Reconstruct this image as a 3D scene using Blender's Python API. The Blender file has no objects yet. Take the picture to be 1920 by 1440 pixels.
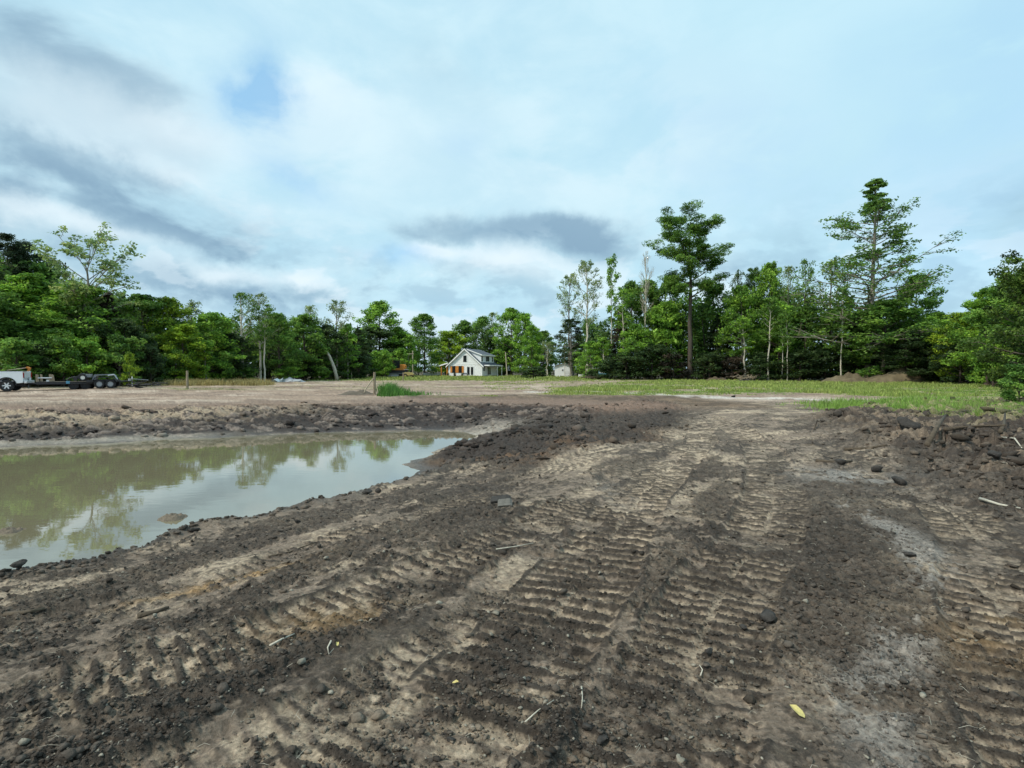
import bpy, math, random
import numpy as np
from mathutils import Vector, Matrix
R = math.radians
S = bpy.context.scene
COL = S.collection
F = 1066.0           # focal length of the photograph in its own pixels
HZ = 693.0           # row of the horizon

# ------------------------------------------------------------------ camera
cam = bpy.data.cameras.new('camera'); cam.sensor_width = 36; cam.lens = 36*F/1920
cam.clip_start = .05; cam.clip_end = 3000
co = bpy.data.objects.new('camera', cam); COL.objects.link(co)
co.location = (0, 0, 1.6); co.rotation_euler = (R(90)-math.atan((720-HZ)/F), 0, 0)
S.camera = co

# ------------------------------------------------------------------ world: sky with broken cloud
SUN_EL, SUN_AZ = R(50), R(238)          # azimuth from +Y clockwise: behind and to the left of the camera
W = bpy.data.worlds.new('World'); S.world = W; W.use_nodes = True
nt = W.node_tree; N = nt.nodes; L = nt.links
for n in list(N): N.remove(n)
def nd(t, **k):
    n = N.new(t)
    for a, b in k.items(): setattr(n, a, b)
    return n
def mth(op, a, b=None, c=None, clamp=False):
    n = nd('ShaderNodeMath', operation=op); n.use_clamp = clamp
    for i, v in enumerate((a, b, c)):
        if v is None: continue
        if isinstance(v, (int, float)): n.inputs[i].default_value = v
        else: L.new(v, n.inputs[i])
    return n.outputs[0]
def mixc(f, a, b):
    n = nd('ShaderNodeMix', data_type='RGBA')
    if isinstance(f, (int, float)): n.inputs[0].default_value = f
    else: L.new(f, n.inputs[0])
    for i, v in ((6, a), (7, b)):
        if isinstance(v, tuple): n.inputs[i].default_value = (*v, 1)
        else: L.new(v, n.inputs[i])
    return n.outputs[2]
def noise(vec, sc, det=5, rough=.55, dist=0.):
    n = nd('ShaderNodeTexNoise'); n.inputs['Scale'].default_value = sc; n.inputs['Detail'].default_value = det
    n.inputs['Roughness'].default_value = rough; n.inputs['Distortion'].default_value = dist
    L.new(vec, n.inputs['Vector']); return n
def smooth(x, a, b):
    n = nd('ShaderNodeMapRange', interpolation_type='SMOOTHERSTEP'); L.new(x, n.inputs[0])
    n.inputs[1].default_value = a; n.inputs[2].default_value = b
    n.inputs[3].default_value = 0; n.inputs[4].default_value = 1
    return n.outputs[0]
sky = nd('ShaderNodeTexSky', sky_type='NISHITA'); sky.sun_disc = False
sky.sun_elevation = SUN_EL; sky.sun_rotation = SUN_AZ; sky.air_density = 1.0; sky.dust_density = .6; sky.ozone_density = 2.0
skc = nd('ShaderNodeVectorMath', operation='SCALE'); L.new(sky.outputs[0], skc.inputs[0]); skc.inputs[3].default_value = .13
tc = nd('ShaderNodeTexCoord'); nrm = nd('ShaderNodeVectorMath', operation='NORMALIZE'); L.new(tc.outputs['Generated'], nrm.inputs[0])
sp = nd('ShaderNodeSeparateXYZ'); L.new(nrm.outputs[0], sp.inputs[0])
zz = mth('MAXIMUM', sp.outputs[2], 0.0)
den = mth('ADD', zz, .11)
cx = nd('ShaderNodeCombineXYZ')
L.new(mth('DIVIDE', sp.outputs[0], den), cx.inputs[0]); L.new(mth('DIVIDE', sp.outputs[1], den), cx.inputs[1])
P = cx.outputs[0]
n_big = noise(P, .42, 4, .5).outputs[0]
st = nd('ShaderNodeMapping'); st.inputs['Scale'].default_value = (1, 1, 2.1); L.new(nrm.outputs[0], st.inputs[0])
n_mid = noise(st.outputs[0], 3.2, 7, .52, .25).outputs[0]
n_fin = noise(st.outputs[0], 5.5, 9, .60, .35).outputs[0]
# azimuth / elevation, warped by noise so that the edges of the banks are ragged
az = mth('ARCTAN2', sp.outputs[0], sp.outputs[1]); el = mth('ARCSINE', sp.outputs[2])
nw = noise(nrm.outputs[0], 4.5, 7, .6); sw = nd('ShaderNodeSeparateColor'); L.new(nw.outputs[1], sw.inputs[0])
az = mth('ADD', az, mth('MULTIPLY', mth('SUBTRACT', sw.outputs[0], .5), .24))
el = mth('ADD', el, mth('MULTIPLY', mth('SUBTRACT', sw.outputs[1], .5), .13))
def pix(x, y):
    X = (x-960)/F; Z = (HZ-y)/F; return math.atan(X), math.atan2(Z, math.hypot(X, 1))
def blob(x, y, rx, ry, tilt=0., soft=1.):
    a0, e0 = pix(x, y); da = mth('SUBTRACT', az, a0); de = mth('SUBTRACT', el, e0)
    if tilt: de = mth('ADD', de, mth('MULTIPLY', da, tilt))
    q = mth('ADD', mth('POWER', mth('ABSOLUTE', mth('DIVIDE', da, rx/F)), 2.), mth('POWER', mth('ABSOLUTE', mth('DIVIDE', de, ry/F)), 2.))
    return mth('EXPONENT', mth('MULTIPLY', q, -soft))
def total(bs):
    s = bs[0]
    for b in bs[1:]: s = mth('ADD', s, b)
    return mth('MINIMUM', s, 1.)
greys = total([mth('MULTIPLY', blob(*b[:-1]), b[-1]) for b in [
    (60, 315, 260, 50, .10, 1.1), (345, 402, 200, 32, .25, .9), (500, 462, 150, 34, .1, .95), (60, 70, 190, 80, .3, .7),
    (1040, 428, 220, 32, .02, .85), (700, 432, 150, 24, 0, .45), (890, 100, 150, 110, 0, .42), (1170, 470, 330, 30, 0, .35),
    (380, 540, 170, 32, 0, .5), (700, 560, 260, 28, 0, .5), (900, 520, 120, 26, 0, .45), (1430, 500, 90, 26, 0, .45),
    (1020, 590, 260, 26, 0, .4), (240, 190, 90, 50, 0, .25), (-600, 300, 400, 130, 0, .7), (2600, 350, 500, 120, 0, .5)]])
blues = total([mth('MULTIPLY', blob(*b[:-1]), b[-1]) for b in [
    (440, 178, 62, 34, 0, 1.25), (515, 165, 46, 52, 0, 1.1), (530, 315, 70, 30, .3, .6), (745, 482, 75, 20, 0, .75), (860, 280, 60, 34, 0, .3),
    (1370, 270, 160, 90, .5, .35), (1850, 230, 160, 100, 0, .4), (1850, 40, 200, 60, 0, .3), (1800, 470, 200, 90, 0, .3)]])
blues = mth('MULTIPLY', blues, smooth(n_fin, .25, .6))
puffs = total([mth('MULTIPLY', blob(*b[:-1]), b[-1]) for b in [
    (440, 520, 90, 20, 0, 1.), (70, 415, 170, 24, .1, 1.), (330, 330, 120, 26, .2, .7), (270, 210, 130, 40, .1, .6), (575, 520, 30, 14, 0, 1.), (690, 488, 60, 20, 0, 1.), (845, 472, 40, 15, 0, 1.), (795, 475, 40, 15, 0, 1.), (940, 490, 70, 22, 0, .8),
    (600, 140, 90, 60, 0, .5), (520, 420, 120, 26, .3, .7), (600, 250, 200, 90, 0, .5), (1180, 260, 260, 120, 0, .5), (120, 215, 140, 50, 0, .5), (1000, 520, 120, 24, 0, .6)]])
white = mixc(smooth(n_fin, .3, .72), (.455, .685, .80), (.545, .755, .845))
rightness = mth('MULTIPLY', smooth(az, -.1, .6), smooth(el, .1, .5))
white = mixc(mth('MULTIPLY', rightness, .55), white, (.47, .73, .845))
low = mth('SUBTRACT', 1., smooth(el, .06, .34))
n_low = noise(st.outputs[0], 6.5, 8, .55, .15).outputs[0]
lw = mth('MULTIPLY', low, smooth(n_low, .49, .58))
white = mixc(mth('MULTIPLY', lw, .55), white, (.78, .87, .92))
pf = mth('MULTIPLY', puffs, smooth(n_mid, .38, .52))
white = mixc(mth('MULTIPLY', pf, .75), white, (.76, .86, .91))
# thin veil: greys by large noise everywhere, stronger where the banks are
gm = mth('ADD', mth('MULTIPLY', greys, mth('ADD', mth('MULTIPLY', smooth(n_mid, .34, .62), .95), .22)), mth('MULTIPLY', mth('MULTIPLY', smooth(n_big, .45, .7), smooth(n_mid, .4, .7)), .10), clamp=True)
gm = smooth(gm, .04, 1.05)
gm = mth('ADD', gm, mth('MULTIPLY', mth('MULTIPLY', low, mth('SUBTRACT', 1., smooth(n_low, .38, .50))), .42), clamp=True)
gm = mth('MULTIPLY', gm, mth('SUBTRACT', 1., mth('MULTIPLY', pf, .8)))
gm = mth('MULTIPLY', gm, mth('SUBTRACT', 1., mth('MULTIPLY', lw, .45)))
cloud = mixc(gm, white, (.225, .36, .485))
cover = mth('SUBTRACT', 1., mth('MULTIPLY', blues, .8), clamp=True)
cover = mth('MULTIPLY', cover, mth('ADD', mth('MULTIPLY', smooth(n_mid, .22, .5), .12), .88))
blue_sky = mixc(.55, skc.outputs[0], (.26, .62, .95))
skyc = mixc(cover, blue_sky, cloud)
hz = mth('SUBTRACT', 1., smooth(el, .0, .16))
skyc = mixc(mth('MULTIPLY', hz, .35), skyc, (.42, .58, .72))
bg = nd('ShaderNodeBackground'); L.new(skyc, bg.inputs[0]); bg.inputs[1].default_value = 1.0
out = nd('ShaderNodeOutputWorld'); L.new(bg.outputs[0], out.inputs[0])
W.cycles.sampling_method = 'MANUAL'; W.cycles.sample_map_resolution = 512

sun = bpy.data.lights.new('sun', 'SUN'); sun.energy = 2.8; sun.angle = R(7); sun.color = (1., .93, .80)
so = bpy.data.objects.new('sun', sun); COL.objects.link(so)
d = Vector((math.sin(SUN_AZ)*math.cos(SUN_EL), math.cos(SUN_AZ)*math.cos(SUN_EL), math.sin(SUN_EL)))
so.rotation_euler = d.to_track_quat('Z', 'Y').to_euler(); so.location = d*100
S.view_settings.view_transform = 'Standard'; S.view_settings.look = 'None'
S.view_settings.exposure = 0.22; S.view_settings.gamma = 1
S.cycles.max_bounces = 5; S.cycles.diffuse_bounces = 3; S.cycles.transmission_bounces = 3; S.cycles.transparent_max_bounces = 6
S.cycles.use_adaptive_sampling = True; S.cycles.adaptive_threshold = .02

# ------------------------------------------------------------------ materials
def mat(name, rgb, rough=.8, metal=0., var=0., vscale=3., bump=0., bscale=20., attr=None, objcol=False, trans=0., spec=.3):
    m = bpy.data.materials.new(name); m.use_nodes = True
    t = m.node_tree; b = t.nodes['Principled BSDF']
    b.inputs['Roughness'].default_value = rough; b.inputs['Metallic'].default_value = metal
    b.inputs['Specular IOR Level'].default_value = spec
    b.inputs['Base Color'].default_value = (*rgb, 1)
    src = None
    if attr:
        a = t.nodes.new('ShaderNodeAttribute'); a.attribute_name = attr; src = a.outputs[0]
    if objcol:
        o = t.nodes.new('ShaderNodeObjectInfo')
        if src:
            mx = t.nodes.new('ShaderNodeMix'); mx.data_type = 'RGBA'; mx.blend_type = 'MULTIPLY'; mx.inputs[0].default_value = 1
            t.links.new(src, mx.inputs[6]); t.links.new(o.outputs['Color'], mx.inputs[7]); src = mx.outputs[2]
        else: src = o.outputs['Color']
    c = t.nodes.new('ShaderNodeTexCoord')
    if var:
        n = t.nodes.new('ShaderNodeTexNoise'); n.inputs['Scale'].default_value = vscale; n.inputs['Detail'].default_value = 8
        n.inputs['Roughness'].default_value = .65
        t.links.new(c.outputs['Object'], n.inputs['Vector'])
        r = t.nodes.new('ShaderNodeMapRange'); r.inputs[1].default_value = .3; r.inputs[2].default_value = .7
        r.inputs[3].default_value = 1-var; r.inputs[4].default_value = 1+var
        t.links.new(n.outputs[0], r.inputs[0])
        mx = t.nodes.new('ShaderNodeVectorMath'); mx.operation = 'SCALE'
        if src: t.links.new(src, mx.inputs[0])
        else: mx.inputs[0].default_value = rgb
        t.links.new(r.outputs[0], mx.inputs[3]); src = mx.outputs[0]
    if src: t.links.new(src, b.inputs['Base Color'])
    if bump:
        n = t.nodes.new('ShaderNodeTexNoise'); n.inputs['Scale'].default_value = bscale; n.inputs['Detail'].default_value = 6
        t.links.new(c.outputs['Object'], n.inputs['Vector'])
        bp = t.nodes.new('ShaderNodeBump'); bp.inputs['Strength'].default_value = bump; bp.inputs['Distance'].default_value = .05
        t.links.new(n.outputs[0], bp.inputs['Height']); t.links.new(bp.outputs[0], b.inputs['Normal'])
    if trans:
        tr = t.nodes.new('ShaderNodeBsdfTranslucent'); ms = t.nodes.new('ShaderNodeMixShader'); ms.inputs[0].default_value = trans
        if src: t.links.new(src, tr.inputs[0])
        else: tr.inputs[0].default_value = (*rgb, 1)
        o = t.nodes['Material Output']; t.links.new(b.outputs[0], ms.inputs[1]); t.links.new(tr.outputs[0], ms.inputs[2]); t.links.new(ms.outputs[0], o.inputs[0])
    return m
M = dict(
    leaf=mat('leaf', (.08, .15, .03), .55, attr='tint', objcol=True, trans=.42, spec=.25),
    bark=mat('bark', (.2, .17, .14), .9, objcol=True, var=.35, vscale=6, bump=.5, bscale=14),
    grass=mat('grass', (.12, .22, .04), .6, attr='tint', trans=.35),
    clod=mat('clod', (.05, .043, .036), .92, attr='tint', var=.3, vscale=40, bump=.4, bscale=60, spec=.15),
    stone=mat('stone', (.045, .04, .036), .85, var=.4, vscale=18, bump=.6, bscale=30),
    wood_pale=mat('weathered wood', (.42, .36, .27), .8, var=.3, vscale=9, bump=.3),
    wood_grey=mat('grey wood', (.26, .21, .15), .85, var=.35, vscale=7, bump=.4),
    stick=mat('stick', (.48, .44, .36), .8, var=.3, vscale=20),
    root=mat('dark root', (.09, .07, .05), .9, var=.4, vscale=12, bump=.5),
    cedar=mat('stained cedar', (.62, .24, .05), .6, var=.2, vscale=6),
    siding=mat('white siding', (.78, .79, .80), .6, var=.05, vscale=2),
    trim=mat('white trim', (.86, .86, .86), .5, var=.03),
    shingle=mat('roof shingle', (.10, .115, .14), .85, var=.25, vscale=8, bump=.4),
    shingle2=mat('shed roof', (.22, .21, .2), .85, var=.25, vscale=8),
    glass=mat('window glass', (.02, .025, .03), .08, spec=.6),
    frame=mat('black frame', (.02, .02, .022), .5),
    concrete=mat('concrete', (.42, .40, .37), .85, var=.15, vscale=3),
    paint=mat('white car paint', (.80, .81, .83), .22, var=.03, spec=.5),
    tyre=mat('tyre rubber', (.025, .025, .027), .85, var=.3, vscale=15),
    chrome=mat('alloy', (.72, .73, .75), .35, metal=.4),
    whiterim=mat('white rim', (.75, .74, .70), .5),
    greyrim=mat('grey rim', (.34, .35, .37), .55, var=.2),
    dark=mat('dark steel', (.03, .03, .033), .6, var=.3, vscale=8),
    steel=mat('worn steel', (.20, .21, .23), .5, metal=.3, var=.25, vscale=6),
    plastic=mat('black plastic', (.022, .022, .025), .55),
    red=mat('tail lamp red', (.35, .02, .015), .25),
    blue=mat('blue tarp', (.10, .28, .42), .6, var=.2),
    orange=mat('machine orange', (.55, .21, .04), .5, var=.25, vscale=3),
    yellow=mat('yellow paint', (.40, .31, .12), .5, var=.2),
    sheet=mat('grey sheet metal', (.42, .44, .47), .45, metal=.3, var=.25, vscale=2),
    leafyellow=mat('yellow leaf', (.50, .42, .16), .6, var=.25, vscale=60),
    signblue=mat('sign blue', (.11, .36, .50), .5, var=.1),
    flake=mat('dried mud', (.13, .12, .105), .8, var=.3, vscale=20, bump=.4),
    white=mat('white', (.8, .8, .8), .5),
)
# ------------------------------------------------------------------ object helpers
def tag(o, label=None, cat=None, group=None, kind=None):
    if label: o['label'] = label
    if cat: o['category'] = cat
    if group: o['group'] = group
    if kind: o['kind'] = kind
    return o
def empty(name, loc=(0, 0, 0), rz=0., label=None, cat=None, group=None):
    o = bpy.data.objects.new(name, None); COL.objects.link(o); o.location = loc; o.rotation_euler = (0, 0, rz)
    o.empty_display_size = .3
    return tag(o, label, cat, group)
def np_mesh(name, v, f, m=None, tint=None, smooth_=False):
    """v (n,3); f list of (k, array(nf,k)); tint (n,3) or (n,4) linear per vertex"""
    me = bpy.data.meshes.new(name); v = np.asarray(v, np.float32)
    me.vertices.add(len(v)); me.vertices.foreach_set('co', v.ravel())
    if isinstance(f, np.ndarray): f = [f]
    f = [np.asarray(a) for a in f if len(a)]
    nl = sum(a.size for a in f); nf = sum(len(a) for a in f)
    me.loops.add(nl); me.loops.foreach_set('vertex_index', np.concatenate([a.ravel() for a in f]).astype(np.int32))
    me.polygons.add(nf)
    tot = np.concatenate([np.full(len(a), a.shape[1]) for a in f]); st = np.concatenate([[0], np.cumsum(tot)[:-1]])
    me.polygons.foreach_set('loop_start', st.astype(np.int32)); me.polygons.foreach_set('loop_total', tot.astype(np.int32))
    if smooth_: me.polygons.foreach_set('use_smooth', np.ones(nf, bool))
    if tint is not None:
        a = me.color_attributes.new('tint', 'FLOAT_COLOR', 'POINT')
        c = np.ones((len(v), 4), np.float32); c[:, :tint.shape[1]] = tint
        a.data.foreach_set('color', c.ravel())
    if m: me.materials.append(m)
    me.update(calc_edges=True)
    return me
def link(name, me, parent=None, loc=(0, 0, 0)):
    o = bpy.data.objects.new(name, me); COL.objects.link(o); o.location = loc
    if parent: o.parent = parent
    return o
class MB:
    def __init__(s): s.v = []; s.f = []
    def add(s, vs, fs):
        n = len(s.v); s.v += [tuple(p) for p in vs]; s.f += [tuple(i+n for i in q) for q in fs]; return s
    def box(s, x0, x1, y0, y1, z0, z1, mtx=None):
        vs = [Vector((x, y, z)) for z in (z0, z1) for x, y in ((x0, y0), (x1, y0), (x1, y1), (x0, y1))]
        if mtx: vs = [mtx @ p for p in vs]
        return s.add(vs, [(3, 2, 1, 0), (4, 5, 6, 7), (0, 1, 5, 4), (1, 2, 6, 5), (2, 3, 7, 6), (3, 0, 4, 7)])
    def prism(s, poly, y0, y1):        # polygon in xz, extruded along y
        n = len(poly); vs = [(x, y0, z) for x, z in poly]+[(x, y1, z) for x, z in poly]
        return s.add(vs, [tuple(range(n)), tuple(range(2*n-1, n-1, -1))]+[(i, i+n, (i+1) % n+n, (i+1) % n) for i in range(n)])
    def tube(s, pts, rad, k=8, caps=True):
        pts = [Vector(p) for p in pts]
        if isinstance(rad, (int, float)): rad = [rad]*len(pts)
        n0 = len(s.v); up = None
        for i, p in enumerate(pts):
            t = (pts[min(i+1, len(pts)-1)]-pts[max(i-1, 0)]).normalized()
            if up is None:
                a = Vector((0, 0, 1)) if abs(t.z) < .9 else Vector((1, 0, 0)); up = t.cross(a).normalized()
            else: up = (up-t*up.dot(t)).normalized()
            w = t.cross(up)
            for j in range(k):
                an = 2*math.pi*j/k; s.v.append(tuple(p+(up*math.cos(an)+w*math.sin(an))*rad[i]))
        for i in range(len(pts)-1):
            for j in range(k):
                a = n0+i*k+j; b = n0+i*k+(j+1) % k; s.f.append((a, b, b+k, a+k))
        if caps: s.f.append(tuple(n0+j for j in range(k-1, -1, -1))); e = n0+(len(pts)-1)*k; s.f.append(tuple(e+j for j in range(k)))
        return s
    def lathe(s, prof, c, axis='y', k=28):   # prof (r, t): closed ring profile round an axis through c
        n0 = len(s.v); m = len(prof)
        for j in range(k):
            a = 2*math.pi*j/k
            for r, t in prof:
                if axis == 'y': s.v.append((c[0]+r*math.cos(a), c[1]+t, c[2]+r*math.sin(a)))
                else: s.v.append((c[0]+r*math.cos(a), c[1]+r*math.sin(a), c[2]+t))
        for j in range(k):
            for i in range(m):
                a = n0+j*m+i; b = n0+j*m+(i+1) % m; c2 = n0+((j+1) % k)*m+(i+1) % m; d2 = n0+((j+1) % k)*m+i
                s.f.append((a, b, c2, d2))
        return s
    def build(s, name, m, parent=None, bevel=0., smooth_=False, loc=(0, 0, 0)):
        me = bpy.data.meshes.new(name); me.from_pydata(s.v, [], s.f); me.materials.append(m)
        if smooth_: me.polygons.foreach_set('use_smooth', np.ones(len(me.polygons), bool))
        o = link(name, me, parent, loc)
        if bevel:
            b = o.modifiers.new('b', 'BEVEL'); b.width = bevel; b.segments = 2; b.limit_method = 'ANGLE'
        return o
def copy_tree(o, parent=None):
    c = o.copy(); COL.objects.link(c); c.parent = parent
    for ch in o.children: copy_tree(ch, c)
    return c

# ------------------------------------------------------------------ noise
def _h(ix, iy, seed):
    h = (ix.astype(np.int64)*374761393 + iy.astype(np.int64)*668265263 + seed*982451653) & 0xffffffff
    h = ((h ^ (h >> 13))*1274126177) & 0xffffffff
    h = h ^ (h >> 16)
    return (h & 0xffffff).astype(np.float32)/0xffffff
def vnoise(x, y, seed=0):
    ix = np.floor(x); iy = np.floor(y); fx = (x-ix).astype(np.float32); fy = (y-iy).astype(np.float32)
    fx = fx*fx*(3-2*fx); fy = fy*fy*(3-2*fy)
    a = _h(ix, iy, seed); b = _h(ix+1, iy, seed); c = _h(ix, iy+1, seed); d = _h(ix+1, iy+1, seed)
    return (a+(b-a)*fx)*(1-fy)+(c+(d-c)*fx)*fy
def fbm(x, y, sc, oct=4, seed=0, g=.5):
    s = 0; a = 1; t = 0
    for i in range(oct):
        s = s+a*vnoise(x*sc+i*17.3, y*sc-i*9.1, seed+i*31); t += a; a *= g; sc *= 2.03
    return s/t
def cells(x, y, sc, seed=0):
    """rounded lumps: 1 at a lump's top, 0 between lumps; plus a random value per lump"""
    x = x*sc; y = y*sc; ix = np.floor(x); iy = np.floor(y); best = np.full(x.shape, 9., np.float32); rv = np.zeros(x.shape, np.float32)
    for dx in (-1, 0, 1):
        for dy in (-1, 0, 1):
            jx = ix+dx; jy = iy+dy; px = jx+_h(jx, jy, seed); py = jy+_h(jx, jy, seed+7)
            dd = ((x-px)**2+(y-py)**2).astype(np.float32); k = dd < best
            best = np.where(k, dd, best); rv = np.where(k, _h(jx, jy, seed+13), rv)
    return np.clip(1-best*1.6, 0, 1), rv
def sst(a, b, x):
    t = np.clip((x-a)/(b-a), 0, 1); return t*t*(3-2*t)
def seg_d(x, y, pts):
    """distance to polyline, arclength and signed side offset at the nearest point"""
    best = np.full(x.shape, 1e9); S_ = np.zeros(x.shape); T_ = np.zeros(x.shape); acc = 0
    for (ax, ay), (bx, by) in zip(pts[:-1], pts[1:]):
        ex, ey = bx-ax, by-ay; l = math.hypot(ex, ey); ex /= l; ey /= l
        u = np.clip((x-ax)*ex+(y-ay)*ey, 0, l); qx = x-ax-u*ex; qy = y-ay-u*ey; d = np.hypot(qx, qy); k = d < best
        best = np.where(k, d, best); S_ = np.where(k, acc+u, S_); T_ = np.where(k, (x-ax)*ey-(y-ay)*ex, T_); acc += l
    return best, S_, T_
def poly_sd(x, y, poly):
    """signed distance, positive outside"""
    d, _, _ = seg_d(x, y, poly+[poly[0]])
    ins = np.zeros(x.shape, bool); n = len(poly)
    for i in range(n):
        (x1, y1), (x2, y2) = poly[i], poly[(i+1) % n]
        if y1 == y2: continue
        c = ((y1 > y) != (y2 > y)) & (x < (x2-x1)*(y-y1)/(y2-y1)+x1); ins ^= c
    return np.where(ins, -d, d)
def spline(p, n=6):
    p = [p[0]]+list(p)+[p[-1]]; o = []
    for i in range(1, len(p)-2):
        for k in range(n):
            t = k/n; a, b, c, d = p[i-1:i+3]
            o.append(tuple(.5*(2*b[j]+(c[j]-a[j])*t+(2*a[j]-5*b[j]+4*c[j]-d[j])*t*t+(3*b[j]-a[j]-3*c[j]+d[j])*t**3) for j in range(2)))
    o.append(p[-2]); return o

# ------------------------------------------------------------------ the ground: heights and soil colours
POND = [(-60, 10), (-45, 17), (-30, 18.2), (-17.2, 19.1), (-13, 21), (-9.8, 22.7), (-6.9, 23.7), (-3.7, 24.5), (-2.1, 24.0), (-1.4, 21.8), (-2.0, 19.5),
        (-2.5, 17.2), (-2.5, 15.6), (-2.1, 14.3), (-1.75, 13.0), (-1.9, 12.0), (-2.7, 10.55), (-3.4, 9.5), (-4.1, 8.45), (-4.65, 7.8), (-5.0, 7.15), (-5.3, 6.5), (-5.7, 6.0),
        (-8.2, 5.1), (-14, 4.7), (-24, 4.0), (-45, 3.5)]
SPOIL = [(-2.3, 15.6), (-1.6, 12.4), (.3, 10.9), (3.2, 14.4), (6.1, 19.5), (7.6, 26), (6.6, 29.5), (3.2, 25.5), (.6, 23.6), (-1.0, 21.6), (-1.4, 19.2)]
BERM = [(5.9, 6.1), (6.5, 8.6), (7.1, 11), (8.2, 14), (9.2, 18.0), (13, 21.5), (19, 26), (30, 26), (24, 14), (12, 6), (7.4, 3.8), (6.2, 4.8)]
PATCH = [(12.4, 24.5), (12.6, 20.5), (13.6, 17.8), (17, 20), (21, 25), (20.5, 30), (15.5, 28.5)]
TRACKS = [  # centre line, width, pitch of the bars, strength, tan amount
    ([(-5.6, 2.4), (-2.7, 4.5), (-1.2, 6.7), (.6, 9.4), (3.0, 13.8), (5.2, 20), (6.3, 27)], .60, .17, .85, .75),
    ([(-6.4, 2.1), (-3.6, 3.9), (-1.9, 5.9), (-.6, 8.2), (1.0, 10.6), (3.5, 15)], .5, .17, .6, .6),
    ([(-4.5, 1.4), (-2.6, 2.5), (-1.45, 3.5), (-.35, 4.8), (1.1, 7.0), (2.5, 9.9)], .45, .17, .5, .6),
    ([(-5.5, .9), (-3.6, 1.9), (-2.1, 2.9), (-.9, 4.1), (.9, 7.0), (2.2, 9.8), (4.1, 14.2), (5.9, 21), (6.8, 28)], .62, .19, 1.0, .85),
    ([(-1.6, 1.0), (-.5, 2.25), (.31, 3.73), (1.55, 7.0), (2.75, 9.7), (4.7, 14), (6.5, 21), (7.3, 28)], .74, .22, 1.35, 1.),
    ([(.1, 1.3), (.9, 2.9), (1.65, 4.3), (2.45, 5.5), (3.65, 7.9), (5.1, 11.6), (6.4, 16), (7.2, 22)], .70, .20, 1.1, .75),
    ([(1.6, 1.2), (2.5, 2.6), (3.3, 3.8), (4.2, 5.0), (4.9, 6.3), (5.5, 8.2), (6.3, 11.5)], .66, .20, 1.1, .65),
    ([(2.9, 1.2), (4.0, 2.8), (4.9, 4.2), (5.7, 5.8)], .56, .20, .8, .5),
    ([(-6, .2), (-3.5, .9), (-2.0, 1.6), (-.6, 2.9), (.2, 4.4)], .55, .18, .6, .8),
    ([(-6.5, 1.6), (-4.2, 2.9), (-2.2, 4.8)], .55, .18, .6, .6)]
TRACKS = [(spline(p, 4), *r) for p, *r in TRACKS]
def base_h(x, y):
    """large shapes of the ground"""
    wx = x+(fbm(x, y, .8, 3, 5)-.5)*.9*sst(2, 8, np.abs(y)); wy = y+(fbm(x, y, .8, 3, 9)-.5)*.6
    d = poly_sd(wx, wy, POND)
    d = d+(fbm(x, y, 3.1, 3, 3)-.5)*.22
    near = sst(14.5, 12.0, y); right = sst(-4.5, -2.0, x)*(1-near)*sst(24.5, 22, y)
    hn = .5*sst(0, .5, d)+.5*sst(.35, 5.0, d)
    hf = .80*np.clip(d/4.6, 0, 1)**.8+.20*sst(3.5, 10, d)
    hr = .50*sst(-.2, 2.6, d)+.50*np.clip((d-1.5)/9., 0, 1)
    h = -1+near*hn+(1-near)*((1-right)*hf+right*hr)
    h = np.where(d < 0, -1-.7*sst(0, 2.5, -d), h)
    sp_ = sst(.9, -.7, poly_sd(wx, wy, SPOIL)); bm = sst(.9, -1.2, poly_sd(wx, wy, BERM))
    h = h+sp_*.04+bm*(.06+.26*fbm(x, y, .5, 2, 77))
    # the yard beyond rises a little towards the parked truck; the ground under the wood is a little higher too
    h = h+.20*np.exp(-(((x+30)/6)**2+((y-43.5)/3.0)**2))
    return h, d, sp_, bm, near, right
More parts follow.
